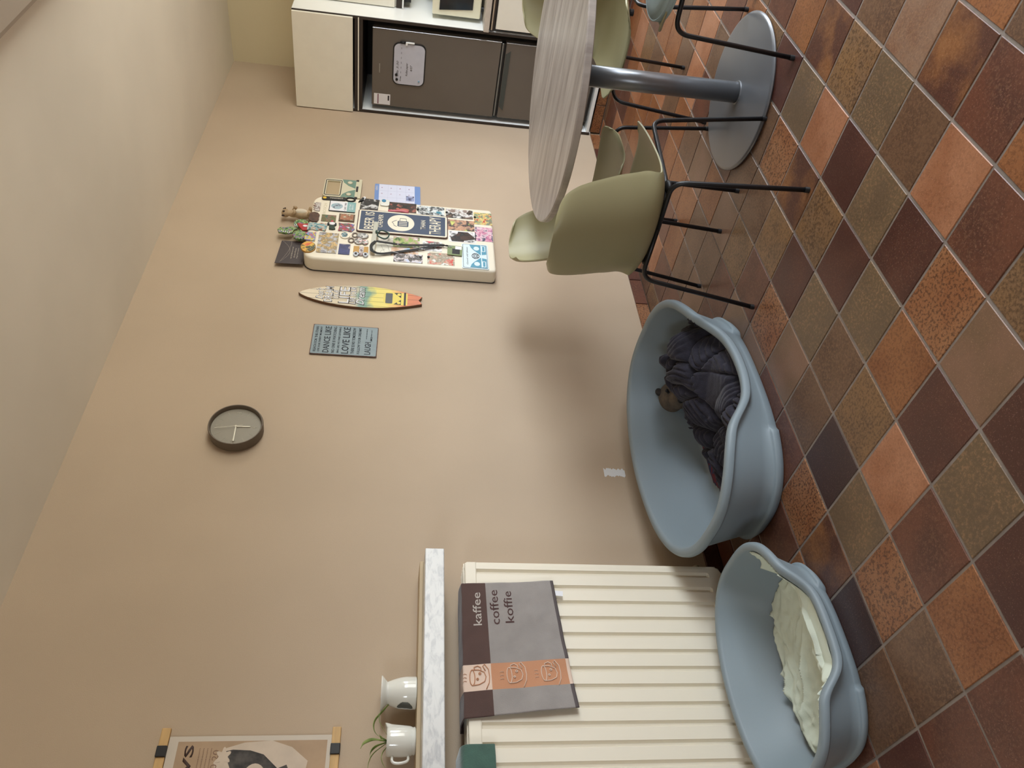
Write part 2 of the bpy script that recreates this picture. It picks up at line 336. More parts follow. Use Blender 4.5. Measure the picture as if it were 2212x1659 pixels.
for i, j, x0, x1, y0, y1, vis, d in cells:
    key = KN.get(i, {}).get(j) or random.choice('ORPBORLPYRB' if j < 1 else 'DRBBRGOYLRBOMP')
    w, l = x1 - x0 - JT, y1 - y0 - JT
    if (i, j) in sel:
        o = bpy.data.objects.new('tile', tmesh(w, l)); o.location = ((x0 + x1) / 2, (y0 + y1) / 2, random.uniform(-.0006, .0004))
        o.rotation_euler = (random.uniform(-.002, .002), random.uniform(-.002, .002), random.uniform(-.006, .006))
        link(o, floor); paint(o, key)
    else: box(x0 + JT / 2, y0 + JT / 2, -.011, x1 - JT / 2, y1 - JT / 2, 0, bm=rest)
def field_mat():
    M = bpy.data.materials.new('clay_tile_field'); M.use_nodes = True; nt = M.node_tree; B = nt.nodes['Principled BSDF']; B.inputs['Roughness'].default_value = .38
    g = nt.nodes.new('ShaderNodeNewGeometry'); r = nt.nodes.new('ShaderNodeValToRGB'); r.color_ramp.interpolation = 'CONSTANT'; e = r.color_ramp.elements; ks = 'DOBRGPDYRBLO'
    while len(e) < len(ks): e.new(.5)
    for q, k_ in enumerate(ks): e[q].position = q / len(ks); e[q].color = lin(PAL[k_][0])
    nt.links.new(g.outputs['Random Per Island'], r.inputs[0]); nt.links.new(r.outputs[0], B.inputs['Base Color']); return M
o = obj('tile_field', rest, field_mat(), floor); o['kind'] = 'stuff'
# --- skirting of upright tiles
def skirt(name, length, F, n0):
    base = struct(name, prism([(0, 0), (length, 0), (length, .066), (0, .066)], .0, .005, F=F), M_grout); y = 0; k = 0
    while y < length - .01:
        e = min(y + n0, length)
        bb = prism([(y + .003 - (y + e) / 2, .003 - .034), (e - .003 - (y + e) / 2, .003 - .034), (e - .003 - (y + e) / 2, .0665 - .034), (y + .003 - (y + e) / 2, .0665 - .034)], .001, .0115, F=lambda a, b_, d, F=F: F(a, b_, d) - F(0, 0, 0), bev=.001, seg=1)
        o = obj('tile', bb, M_tile, base); o.location = F((y + e) / 2, .034, 0)
        paint(o, random.choice('DDRRDRS') if k else 'S'); y = e; k += 1
    return base
skirt('baseboard_left', DC - Y0, lambda a, b_, d: Vector((d, DC - a, b_)), .2)
skirt('baseboard_back', 2.9, lambda a, b_, d: Vector((.012 + a, DC + .03 - d, b_)), .2)
# white plaster scuff on the wall
sc = []
for k in range(22): sc.append((-.046 + .092 * k / 21, -.019 + random.uniform(-.006, .006)))
for k in range(22): sc.append((.046 - .092 * k / 21, .019 + random.uniform(-.006, .006)))
b = prism([(p[1], p[0]) for p in sc], .0002, .0012); o = obj('wall_patch', b, mat('filler_white', (226, 228, 230), .8, bump=.5, bscale=120), loc=(0, 1.965, .363))
tag(o, 'small ragged white filler patch low on the beige wall', 'wall patch')
# ---------------------------------------------------------------- fridge column
t = empty('tall_cabinet', (0, DC, 0), label='tall white cabinet column with dark edges built around the grey fridge', cat='cabinet')
def kb(name, x0, y0, z0, x1, y1, z1, m_, par=t, bev=.001):
    L = Vector(par.location); return obj(name, box(x0 - L.x, y0 - L.y, z0 - L.z, x1 - L.x, y1 - L.y, z1 - L.z, bev, 1), m_, par)
CT = 2.032
kb('side_panel', .002, DC + .002, .07, .018, D - .01, CT, M_white2)
kb('side_panel', .596, DC + .002, .07, .612, D - .01, CT, M_white2)
kb('edge_band', .001, DC - .001, .075, .019, DC + .006, CT - .001, M_dark)
kb('edge_band', .595, DC - .001, .075, .613, DC + .006, CT - .001, M_dark)
kb('top_panel', .018, DC + .004, CT - .018, .596, D - .01, CT, M_white)
kb('back_panel', .02, D - .02, .08, .594, D - .012, 2.0, M_blk)
kb('shelf', .018, DC + .003, 1.612, .596, D - .02, 1.662, M_dark)
kb('light_rail', .008, DC - .004, 1.634, .606, DC + .003, 1.641, M_white)
kb('door', .006, DC - .02, 1.671, .606, DC - .003, CT - .002, M_white)
kb('bottom_panel', .018, DC + .004, .08, .596, D - .02, .1, M_white2)
t2 = empty('fridge_freezer', (.296, DC + .035, .1), label='taupe grey two-door fridge standing in the tall cabinet niche', cat='fridge')
kb('body', .054, DC + .075, .1, .538, D - .06, 1.548, mat('fridge_body', (70, 66, 62), .5), t2, .004)
kb('upper_door', .050, DC + .018, .752, .548, DC + .072, 1.553, M_fridge, t2, .004)
kb('lower_door', .050, DC + .018, .13, .548, DC + .072, .722, M_fridge, t2, .004)
kb('door_trim', .5485, DC + .016, .752, .5515, DC + .03, 1.553, mat('polished_edge', (215, 222, 228), .15, metal=.8), t2, .0005)
kb('door_trim', .5485, DC + .016, .13, .5515, DC + .03, .722, MC['polished_edge'], t2, .0005)
kb('handle_bar', .062, DC + .012, .738, .546, DC + .02, .748, mat('grey_bar', (120, 122, 120), .25, metal=.5), t2)
kb('gap_seal', .056, DC + .03, .724, .542, DC + .07, .75, M_blk, t2)
hb = prism([(-.19, .004), (.205, .004), (.182, .034), (-.165, .034)], 0, .004, F=lambda a, b_, d: Vector((a, -.018 - d, .585 + b_)))
obj('handle_recess', hb, mat('smoked_plastic', (62, 68, 66), .2), t2)
text('door_lettering', 'IIIIIIIII', .055, .006, mat('silver_print', (190, 188, 180), .3), t2, d=.0172, F=FK, off=(.005, 1.406))
stk = obj('energy_sticker', prism(rrect(.072, .105), .0172, .0177, F=lambda a, b_, d: Vector((a - .2, -d, b_ + 1.386))), M_paper, t2)
obj('sticker_print', prism(rrect(.066, .006), .0178, .0181, F=lambda a, b_, d: Vector((a - .2, -d, b_ + 1.412))), mat('maroon_ink', (110, 40, 70), .6), stk)
obj('sticker_print', prism(rrect(.034, .01), .0178, .0181, F=lambda a, b_, d: Vector((a - .19, -d, b_ + 1.345))), M_ink, stk)
# note board on the fridge
wbx, wbz, yf = .343, 1.322, DC + .0165
wbt = empty('whiteboard', (wbx, yf, wbz), label='small rounded whiteboard with black rim and handwriting on the fridge door', cat='whiteboard')
obj('rim', prism(rrect(.272, .205, .04), 0, .006, F=FK, bev=.002), M_blk, wbt)
obj('writing_surface', prism(rrect(.258, .191, .034), .006, .0068, F=FK), mat('whiteboard_white', (196, 199, 212), .3, var=.03, vscale=18), wbt)
for s_, w_, h_, ox, oz in (('Ella 3:30', .1, .013, -.03, .072), ('- - - - - - -', .2, .002, .01, .05), ('Rollen papier', .085, .016, -.03, .012), ('4/07', .04, .015, -.02, -.014), ('Eten', .03, .009, -.095, .052)):
    text('handwriting', s_, w_, h_, M_ink, wbt, d=.0069, F=FK, off=(ox, oz), italic=.3)
for dx, dz, c_ in ((-.07, .078, M_blk), (-.1, .074, M_blk)):
    tag(obj('round_magnet', prism(ell(.017, .017, 20), 0, .006, F=FK, bev=.001), c_, loc=(wbx + dx, yf - .0068, wbz + dz)), 'round black magnet on the whiteboard, the ' + ('inner one beside the handwriting' if dx > -.08 else 'outer one in the upper left corner'), 'magnet', 'black magnets on the whiteboard')
tag(obj('round_magnet', prism(ell(.011, .011, 20), 0, .005, F=FK, bev=.001), mat('pale_blue', (130, 165, 185), .4), loc=(wbx - .1, yf - .0068, wbz - .066)), 'tiny pale blue magnet at the lower left of the whiteboard on the fridge', 'magnet')
pen = empty('marker_pen', (wbx + .14, yf - .01, wbz + .02), label='white and black marker pen clipped to the right edge of the whiteboard', cat='pen')
obj('barrel', tube([(0, 0, -.048), (0, 0, .005)], .006), M_white2, pen, smooth=True)
obj('cap', tube([(0, 0, .005), (0, 0, .04)], .0065), M_blk, pen, smooth=True)
obj('clip', box(-.014, -.007, -.006, .004, .003, .006, .001), M_white2, pen)
# ---------------------------------------------------------------- kitchen units right of the column
bc = empty('base_cabinet', (.62, DC, .08), label='white base cabinet with dark grip rail beside the fridge column', cat='cabinet')
kb('carcass', .62, DC + .02, .08, 2.6, D - .01, .842, mat('carcass_dark', (46, 40, 36), .6), bc)
for k in range(3): kb('door', .634 + .6 * k, DC - .002, .1, 1.226 + .6 * k, DC + .018, .805, M_white, bc)
kb('grip_rail', .624, DC + .004, .815, 2.58, DC + .018, .84, M_dark, bc)
kb('rail_strip', .624, DC - .002, .826, 2.58, DC + .004, .834, mat('beige_strip', (190, 172, 148), .4), bc)
tag(obj('worktop', box(.614, DC - .02, .846, 2.62, D - .002, .88, .003), mat('worktop_pale', (205, 196, 184), .35, var=.04, vscale=30)), 'pale worktop over the base cabinet right of the fridge column', 'worktop')
uc = empty('wall_cabinet', (.62, 5.09, 1.4), label='white wall cabinet above the microwave beside the fridge column', cat='cabinet')
kb('carcass', .615, 5.10, 1.42, 1.9, D - .005, 2.03, M_white, uc)
for k in range(2): kb('door', .618 + .62 * k, 5.078, 1.43, 1.234 + .62 * k, 5.098, 2.025, M_white, uc)
kb('light_rail', .616, 5.085, 1.385, 1.9, 5.10, 1.42, M_dark, uc); kb('rail_strip', .616, 5.078, 1.374, 1.9, 5.0845, 1.384, M_white2, uc)
kb('extractor', .65, 5.10, 1.33, 1.2, D - .01, 1.385, M_blk, uc)
mw = empty('microwave', (.93, 5.2, .88), label='white microwave oven with a dark glass door on the worktop', cat='microwave')
kb('casing', .64, 4.99, .9, 1.12, 5.36, 1.197, mat('ivory_casing', (236, 232, 206), .35), mw, .006)
obj('door_glass', prism([(-.275 + .055, .07), (.08, .07), (.08, .275), (-.275 + .035, .275)], 0, .004, F=lambda a, b_, d: Vector((a - .018, -.211 - d, b_)), bev=.001), mat('dark_glass', (22, 24, 28), .08), mw)
for dx in (-.24, .12):
    for dy in (-.17, .12): obj('foot', tube([(dx, dy, 0), (dx, dy, .025)], .015), M_blk, mw)
can = empty('storage_tin', (.69, 5.3, 1.197), label='small olive tin standing on top of the microwave', cat='tin')
obj('tin_body', tube([(0, 0, 0), (0, 0, .028)], .05, 24), mat('olive_tin', (120, 116, 92), .4), can); obj('lid', tube([(0, 0, .028), (0, 0, .034)], .052, 24), mat('pale_lid', (205, 200, 180), .4), can)
# ---------------------------------------------------------------- radiator, shelf
rd = empty('radiator', (0, .75, 0), label='cream ribbed panel radiator on the wall behind the small dog basket', cat='radiator')
ry0, ry1, z0, z1 = -.55, .679, .085, 1.026
pr = []; y = ry0
G = [1.392 - .75 - .0578 * k for k in range(21)]
ys = [(ry0, .150), (ry0 + .015, .156)]
for g in sorted(G):
    if g - .008 > ry0 + .02: ys += [(g - .010, .156), (g - .0045, .145), (g + .0045, .145), (g + .010, .156)]
ys += [(ry1 - .012, .156), (ry1 - .003, .154), (ry1, .146)]
b = bmesh.new(); zs = [z0 + .03, z0 + .055, z0 + .062, .985, .99]
def ribx(x, z):   # grooves run out before the frame
    return x if z0 + .06 < z < .988 else .156 if x < .155 and x != .146 and x != .150 else x
rows = [[b.verts.new((ribx(x, z), y, z)) for y, x in ys] for z in zs]
for A_, B_ in zip(rows, rows[1:]):
    for k in range(len(ys) - 1): b.faces.new((A_[k], A_[k + 1], B_[k + 1], B_[k]))
bmesh.ops.recalc_face_normals(b, faces=b.faces)
obj('rib_panel', b, M_cream, rd)
obj('front_frame', prism([(ry0, z0 + .004), (ry1 - .03, z0 + .004), (ry1 - .008, z0 + .014), (ry1, z0 + .035), (ry0, z0 + .035)], .06, .1555, bev=.003), M_cream, rd)
obj('front_frame', prism([(ry0, .985), (ry1, .985), (ry1, 1.018), (ry1 - .006, z1), (ry0, z1)], .06, .1575, bev=.004), M_cream, rd)
obj('side_cover', box(.045, ry1 - .004, z0 + .02, .15, ry1 + .003, 1.02, .003), M_cream, rd)
b = bmesh.new()
for k in range(5): box(.05 + k * .021, ry0, z1 - .012, .058 + k * .021, ry1, z1 + .003, bm=b)
for k in range(20): box(.05, ry0 + .03 + k * .062, z1 - .012, .146, ry0 + .036 + k * .062, z1 + .001, bm=b)
obj('top_grille', b, M_cream, rd)
obj('rear_panel', box(.03, ry0, z0 + .02, .05, ry1 - .01, 1.01, .003), M_cream, rd)
obj('bracket', box(0, .5, .3, .03, .54, .8), M_cream, rd)
obj('valve', tube([(.075, ry1, .145), (.075, ry1 + .045, .145)], .014, 16), mat('valve_beige', (200, 188, 160), .4), rd, smooth=True)
obj('pipe', tube(smooth_path([(.075, ry1 + .012, .14), (.075, ry1 + .012, .012)], .02), .007), M_cream, rd, smooth=True)
sh = empty('wall_shelf', (0, .75, 1.1), label='grey veined white marble shelf on the wall above the radiator', cat='shelf')
obj('slab', box(0, -.55, 0, .205, .7, .065, .003), M_marble, sh)
obj('ledge', box(0, -.55, .065, .11, .705, .078, .002), mat('ledge_beige', (190, 170, 138), .6), sh)
# porcelain burner and creamer
ZS = 1.178
v_ = empty('oil_burner', (.07, 1.006, ZS), label='white porcelain oil burner with an arched side opening on the marble shelf', cat='oil burner')
ha = R(-90)
def hole(c):
    a = atan2(c.y, c.x) - ha
    a = (a + pi) % (2 * pi) - pi
    return (a / .62) ** 2 + ((c.z - .036) / .024) ** 2 < 1
b = lathe([(.0, .002), (.044, .0), (.048, .003), (.0485, .03), (.046, .055), (.04, .075), (.034, .088), (.0335, .092), (.042, .099), (.052, .106), (.053, .109), (.05, .109), (.034, .097), (.0, .095)] if 0 else
          [(.044, .0), (.048, .002)] + [(.0485 - .0145 * max(0, (z - .03) / .06) ** 1.7, z) for z in [.002 * k for k in range(2, 46)]] + [(.0335, .092), (.042, .099), (.052, .108), (.0525, .111), (.050, .111), (.034, .097), (0, .094)], 110, skip=hole)
o = obj('body', b, M_porc, v_, smooth=True); md = o.modifiers.new('s', 'SOLIDIFY'); md.thickness = .003; md.offset = -1
obj('inner_base', lathe([(0, .003), (.043, .003)], 32), M_porc, v_)
c_ = empty('creamer_jug', (.07, .86, ZS), label='white porcelain creamer jug used as planter on the marble shelf', cat='jug')
b = lathe([(0, 0), (.036, 0), (.04, .004), (.0385, .009), (.042, .016), (.0445, .04), (.043, .07), (.0425, .08), (.041, .087), (.039, .087), (.0405, .07), (.041, .03), (.036, .012), (0, .01)], 64)
for v in b.verts:   # pouring lip towards the burner
    a = atan2(v.co.x, v.co.y)
    if v.co.z > .055: k = max(0, 1 - (a / .55) ** 2) * (v.co.z - .055) / .032; v.co.y += .014 * k; v.co.z += .006 * k
obj('body', b, M_porc, c_, smooth=True)
obj('handle', tube(smooth_path([(0, -.038, .068), (.004, -.062, .07), (.006, -.066, .045), (.004, -.058, .02), (0, -.038, .022)], .02), .0045), M_porc, c_, smooth=True)
pl = empty('spider_plant', (.07, .86, ZS + .08), label='young spider plant with arching green leaves growing in the creamer jug', cat='plant')
M_leaf = mat('leaf_green', (94, 118, 50), .45, col2=(150, 164, 96), vscale=30)
LV = [[(0, 0, 0), (.01, .02, .045), (.0, .06, .05), (0, .105, .01), (.01, .132, -.01)], [(0, .01, 0), (.01, .05, .03), (0, .08, .035), (0, .12, -.008)], [(0, 0, 0), (.01, .005, .05), (.02, -.01, .075), (.03, -.03, .082)],
      [(0, 0, 0), (.02, -.02, .04), (.04, -.045, .055), (.06, -.075, .05)], [(0, -.01, 0), (.02, -.04, .02), (.04, -.07, .02), (.05, -.1, 0)], [(0, 0, 0), (.02, .005, .025), (.03, .01, .03)],
      [(0, 0, 0), (.01, -.04, .05), (.02, -.08, .06), (.03, -.12, .05)]]
for L_ in LV:
    P = smooth_path(L_, .05, 8); n = len(P)
    obj('leaf', tube(P, [.0045 * sin(pi * (.12 + .86 * k / (n - 1))) + .0004 for k in range(n)], 8, flat=.22), M_leaf, pl, smooth=True)
obj('soil', lathe([(0, -.004), (.039, -.004), (.039, -.012), (0, -.012)], 24), mat('soil', (60, 48, 36), .9, bump=.8, bscale=200), pl)
# ---------------------------------------------------------------- towels
def wn(x, y, s=1.0):
    return mn.noise(Vector((x * s, y * s, .37)))
t3 = empty('tea_towel', (.158, 1.12, 1.04), label='brown and grey tea towel with coffee lettering hung over the radiator', cat='towel')
NS, NT = 96, 80
TLc, TRc, BRc, BLc = (.888, 1.040), (1.338, 1.040), (1.350, .724), (.914, .686)
M_tb = mat('towel_brown', (84, 62, 56), .9, bump=.5, bscale=500, sheen=.3, var=.06, vscale=20); M_tg = mat('towel_grey', (152, 146, 142), .9, bump=.5, bscale=500, var=.06, vscale=16, sheen=.2)
M_to = mat('towel_orange', (196, 142, 108), .9, bump=.4, bscale=500); M_tp = mat('towel_pink', (224, 200, 182), .9, bump=.4, bscale=500); M_th = mat('towel_hem', (92, 84, 84), .9, bump=.6, bscale=300)
def tow(s, t_):
    """s: 0 left..1 right, t: 0 bottom..1 top edge, >1 over the radiator top and down behind"""
    tt = min(t_, 1)
    y = (BLc[0] * (1 - s) + BRc[0] * s) * (1 - tt) + (TLc[0] * (1 - s) + TRc[0] * s) * tt
    z = (BLc[1] * (1 - s) + BRc[1] * s) * (1 - tt) + (TLc[1] * (1 - s) + TRc[1] * s) * tt
    w = (1 - tt)
    x = .167 + .007 * w * (sin(s * 9 + 2 * tt) * .5 + .5) + .006 * wn(s * 4, tt * 3, 1.3) * min(1, w * 3 + .2) + .010 * w * max(0, .12 - s) / .12
    x += .003 * abs(wn(s * 7 + 3, tt * 5 + s * 4, 1)) * w
    if t_ > 1:
        e = (t_ - 1) / .35
        x = .167 - .125 * min(1, e * 1.3); z = 1.040 + .004 * sin(min(1, e * 1.3) * pi) + .002 * wn(s * 9, e * 4)
        if e * 1.3 > 1: z -= (e * 1.3 - 1) * .3; 
    return Vector((x, y, z))
vs = []; fs = []; mi = []
T1 = 1.35
for j in range(NT + 1):
    for i in range(NS + 1): vs.append(tow(i / NS, j / NT * T1) - Vector(t3.location))
for j in range(NT):
    for i in range(NS):
        a = j * (NS + 1) + i; fs.append((a, a + 1, a + NS + 2, a + NS + 1))
        s = (i + .5) / NS; tt = (j + .5) / NT * T1; st = .175 < s < .365
        mi.append(4 if (tt < .035) and not st else 3 if tt < .035 else (3 if st else 0) if tt > .735 else (2 if st else 1))
me = py(vs, fs); [me.materials.append(x_) for x_ in (M_tb, M_tg, M_to, M_tp, M_th)]
for p_, k in zip(me.polygons, mi): p_.material_index = k; p_.use_smooth = True
o = obj('cloth', me, None, t3); md = o.modifiers.new('s', 'SOLIDIFY'); md.thickness = .0028; md.offset = -1
def on_towel(bm):
    """lay letters or lines, drawn in (s,t), on the cloth"""
    for v in bm.verts:
        d = v.co.x; p_ = tow(v.co.y, v.co.z); v.co = p_ + Vector((d + .0006, 0, 0)) - Vector(t3.location)
    return bm
M_tx = mat('towel_letters_pale', (186, 178, 170), .9); M_tx2 = mat('towel_letters_brown', (78, 54, 52), .9)
for s_, m_, s0, s1, tb, th_ in (('kaffee', M_tx, .655, .92, .845, .085), ('coffee', M_tx2, .655, .935, .665, .09), ('koffie', M_tx2, .665, .92, .52, .09)):
    bb = text_mesh(s_, s1 - s0, th_, 0, d=.0, off=((s0 + s1) / 2, tb), bold=.004)
    obj('lettering', on_towel(bb), m_, t3)
def loop(pts, r, cx, ct, k, m_):
    P = [(0, cx + a * k, ct + b_ * k * 1.36) for a, b_ in pts]
    P = [tow(p[1], p[2]) - Vector(t3.location) + Vector((.0012, 0, 0)) for p in P]
    return tube(P, r, 6)
def cup(cx, ct, m_):
    k = .085; b = bmesh.new(); L0 = Vector(t3.location)
    def ln(pts, r=.0015): tube([tow(cx + a * k, ct + c * k * 1.36) - L0 + Vector((.0012, 0, 0)) for a, c in pts], r, 6, bm=b)
    ln([(.65 * cos(a), .5 + .2 * sin(a)) for a in np.linspace(0, 2 * pi, 25)]); ln([(-.65, .5), (-.62, 0), (-.4, -.45), (0, -.58), (.4, -.45), (.62, 0), (.65, .5)])
    ln([(.62, .3), (.85, .35), (.95, .05), (.8, -.2), (.5, -.2)]); ln([(-1.05, -.55), (-.5, -.8), (0, -.86), (.6, -.8), (1.05, -.5), (.9, -.35), (.5, -.55)])
    ln([(.3 + .08 * cos(a), -.1 + .08 * sin(a)) for a in np.linspace(0, 2 * pi, 12)], .0016); ln([(-.15 + .07 * cos(a), .1 + .07 * sin(a)) for a in np.linspace(0, 2 * pi, 12)], .0016)
    for q in (-.3, 0, .3): ln([(q, .95), (q + .06, 1.1), (q, 1.25)], .0007)
    obj('printed_cup', b, m_, t3, smooth=True)
cup(.27, .52, M_tp); cup(.265, .2, M_tp); cup(.272, .86, M_to)
obj('care_label', prism([(-.015, -.028), (.004, -.03), (.006, .0), (-.012, .002)], .012, .0128, F=lambda a, b_, d: Vector((d, a + .188, b_ - .318))), M_paper, t3)
g = empty('green_cloth', (.12, .62, 1.0), label='dark green velvety cloth folded over the radiator top at the frame edge', cat='cloth')
b = box(-.08, -.2, -.06, .062, .192, .05, .014, 4); 
for v in b.verts: v.co += Vector((.004 * wn(v.co.y * 30, v.co.z * 30), 0, 0))
b2 = bmesh.new()
# inverted-U drape
path = smooth_path([(-.088, 0, -.1), (-.088, 0, .042), (.055, 0, .042), (.055, 0, -.048)], .022, 6)
for yy0, yy1 in ((-.25, .19),):
    n_ = 26; rr = []
    for k in range(n_ + 1):
        y = yy0 + (yy1 - yy0) * k / n_
        rr.append([b2.verts.new(p + Vector((.0035 * wn(y * 30, i * .5), y, .003 * wn(y * 22 + 4, i * .3)))) for i, p in enumerate(path)])
    for A_, B_ in zip(rr, rr[1:]):
        for i in range(len(path) - 1): b2.faces.new((A_[i], A_[i + 1], B_[i + 1], B_[i]))
b.free(); o = obj('fabric', b2, mat('green_velvet', (62, 96, 84), .8, var=.2, vscale=14, sheen=.6, bump=.5, bscale=200), g, smooth=True)
md = o.modifiers.new('s', 'SOLIDIFY'); md.thickness = .012; md.offset = 1; md = o.modifiers.new('b', 'BEVEL'); md.width = .005; md.segments = 3
# ---------------------------------------------------------------- dog baskets
TH = np.radians([0, 12, 25, 38, 55, 75, 95, 120, 150, 180])
def se(th, a, b_, n): return a * np.sign(cos(th)) * abs(cos(th)) ** (2 / n), b_ * np.sign(sin(th)) * abs(sin(th)) ** (2 / n)
def basket(cx, cy, ra, rb, rn, rot, ba, bb_, bn, hz, label, k=1.0):
    NTh = 200; ths = np.linspace(-pi, pi, NTh, endpoint=False)
    h = np.interp(abs(ths), TH, hz); ker = np.exp(-.5 * (np.arange(-12, 13) / 1.9) ** 2); ker /= ker.sum()
    h = np.array([sum(h[(i + q) % NTh] * ker[q + 12] for q in range(-12, 13)) for i in range(NTh)])
    t = empty('dog_basket', (cx, cy, 0), rot, label=label, cat='dog basket')
    def foot(th):
        a = abs(th); return 1 if a > .46 else 0
    b = bmesh.new()
    def ring(fn):
        out = []
        for th, hh in zip(ths, h):
            f, off, z = fn(th, hh); x, y = se(th, ba + (ra - ba) * f + off, bb_ + (rb - bb_) * f + off, bn + (rn - bn) * f)
            out.append(b.verts.new((x, y, z)))
        return out
    F0, WT = .012 * k, .004
    fz = .036 * k
    rows = [ring(lambda th, h: (0, -.006 if foot(th) else -F0 - .004, .0)), ring(lambda th, h: (0, 0 if foot(th) else -F0, .004)),
            ring(lambda th, h: (fz / h, .002 if foot(th) else -F0, fz - .006)), ring(lambda th, h: (fz / h, -.004 if foot(th) else -F0, fz)), ring(lambda th, h: (fz / h, -F0, fz + .003))]
    for q in (.35, .6, .8): rows.append(ring(lambda th, h: (max(q, (fz + .005) / h), -F0 - .002, max(q * h, fz + .006))))
    L = .025 * k
    for f_, o_, dz in ((1, -L * .95, -L * 1.1), (1, -.003, -L * 1.15), (1, 0, -L * .9), (1, -.0005, -L * .35), (1, -.004, -.002), (1, -.009, 0), (1, -L * .9, 0), (1, -L * 1.2, -.004), (1, -L * 1.3, -.012)):
        rows.append(ring(lambda th, h: (f_, o_, h + dz)))
    for q in (.8, .55): rows.append(ring(lambda th, h: (max(q, .4), -F0 - .012, max(q * h, .05))))
    rows.append(ring(lambda th, h: (.2, -F0 - .014, .05))); rows.append(ring(lambda th, h: (.08, -F0 - .02, .034))); rows.append(ring(lambda th, h: (0, -F0 - .035, .027)))
    for q in (.6, .25): rows.append(ring(lambda th, h: (0, -F0 - .035, .026)));
    for r_, q in ((rows[-2], .6), (rows[-1], .25)):
        for v in r_: v.co.x *= q; v.co.y *= q
    for A_, B_ in zip(rows, rows[1:]):
        for i in range(NTh): b.faces.new((A_[i], A_[(i + 1) % NTh], B_[(i + 1) % NTh], B_[i]))
    b.faces.new(rows[-1]); b.faces.new(rows[0][::-1]); bmesh.ops.recalc_face_normals(b, faces=b.faces)
    o = obj('shell', b, M_basket, t, smooth=True)
    return t
B1 = dict(cx=.433, cy=1.893, ra=.317, rb=.542, rn=2.52, rot=.0, ba=.267, bb_=.456, bn=2.58, hz=[.105, .125, .206, .228, .242, .253, .267, .288, .31, .326])
B2 = dict(cx=.440, cy=.945, ra=.226, rb=.352, rn=2.79, rot=.0, ba=.179, bb_=.282, bn=2.57, hz=[.087, .092, .161, .17, .176, .185, .189, .197, .208, .221])
basket(**B1, label='large blue-grey plastic dog basket holding a dark blanket heap')
basket(**B2, k=.8, label='small blue-grey plastic dog basket with a cream sheet, before the radiator')
def inpoly(x, y, P):
    c = False; j = len(P) - 1
    for i in range(len(P)):
        if (P[i][1] > y) != (P[j][1] > y) and x < (P[j][0] - P[i][0]) * (y - P[i][1]) / (P[j][1] - P[i][1]) + P[i][0]: c = not c
        j = i
    return c
def pdist(x, y, P):
    d = 9
    for i in range(len(P)):
        ax, ay = P[i - 1]; bx, by = P[i]; t_ = max(0, min(1, ((x - ax) * (bx - ax) + (y - ay) * (by - ay)) / ((bx - ax) ** 2 + (by - ay) ** 2 + 1e-9)))
        d = min(d, math.hypot(x - ax - t_ * (bx - ax), y - ay - t_ * (by - ay)))
    return d
def field(name, P, zf, m_, step=.005, thick=.004, inside=None):
    xs = [p[0] for p in P]; ys_ = [p[1] for p in P]; b = bmesh.new(); V = {}
    nx = int((max(xs) - min(xs)) / step) + 1; ny = int((max(ys_) - min(ys_)) / step) + 1
    for i in range(nx + 1):
        for j in range(ny + 1):
            x, y = min(xs) + i * step, min(ys_) + j * step
            if inpoly(x, y, P) and (inside is None or inside(x, y)): V[i, j] = b.verts.new((x, y, zf(x, y, pdist(x, y, P))))
    for (i, j), v in V.items():
        q = [V.get(k_) for k_ in ((i, j), (i + 1, j), (i + 1, j + 1), (i, j + 1))]
        if all(q): b.faces.new(q)
    loose = [v for v in b.verts if not v.link_faces]; bmesh.ops.delete(b, geom=loose, context='VERTS')
    o = obj(name, b, m_, smooth=True)
    if thick: md = o.modifiers.new('s', 'SOLIDIFY'); md.thickness = thick; md.offset = -1
    return o
def rim_h(B, th): return float(np.interp(abs(th), TH, B['hz']))
def wallz(B, x, y, off=.026):
    """height at which the inner side of the basket passes over (x, y); 0 over its floor"""
    u, v = abs(x - B['cx']), y - B['cy']
    def q(f):
        a = B['ba'] + (B['ra'] - B['ba']) * f - off; c = B['bb_'] + (B['rb'] - B['bb_']) * f - off; n = B['bn'] + (B['rn'] - B['bn']) * f
        return (u / a) ** n + (abs(v) / c) ** n, a, c, n
    lo, hi = 0., 1.2
    if q(0)[0] < 1: f = 0.
    else:
        for _ in range(11):
            f = (lo + hi) / 2
            if q(f)[0] < 1: hi = f
            else: lo = f
        f = hi
    _, a, c, n = q(f)
    th = atan2((abs(v) / c) ** (n / 2), (u / a) ** (n / 2) * (1 if x > B['cx'] else -1)); h = rim_h(B, th)
    return (0 if f == 0 else f * h), h
def ins(B, x, y, m_=.026, top=.006):
    w, h = wallz(B, x, y, m_); return w < h - top
def rest(B, x, y, z):
    w, h = wallz(B, x, y); c = (h if w else h + .02) - .024
    if z > c: z = c + .021 * (1 - math.exp(-(z - c) / .021))
    return min(max(z, w + .004 if w else z), h + .02 if not w else h - .003)
rg = random.Random(11)
SEED = [(rg.uniform(.2, .72), rg.uniform(1.6, 2.4), rg.uniform(0, pi), rg.uniform(-.02, .035)) for _ in range(44)]
def ribs(x, y):
    ds = sorted(((math.hypot(x - s[0], (y - s[1]) * 1.0) + .012 * wn(x * 20 + s[2], y * 20), s) for s in SEED), key=lambda q: q[0])
    (d1, s1), (d2, s2) = ds[0], ds[1]
    e = d2 - d1; dx, dy = x - s1[0] + .10 * cos(s1[2] * 2), y - s1[1] + .10 * sin(s1[2] * 2)
    u = math.hypot(dx, dy) + .004 * wn(x * 23, y * 23 + 5)
    g_ = min(1, e / .02)
    return s1[3] * min(1, e / .05) + .017 * (abs(sin(pi * u / .0195)) ** .6 - .4) * g_ - .03 * math.exp(-(e / .008)) - d1 * d1 * 4
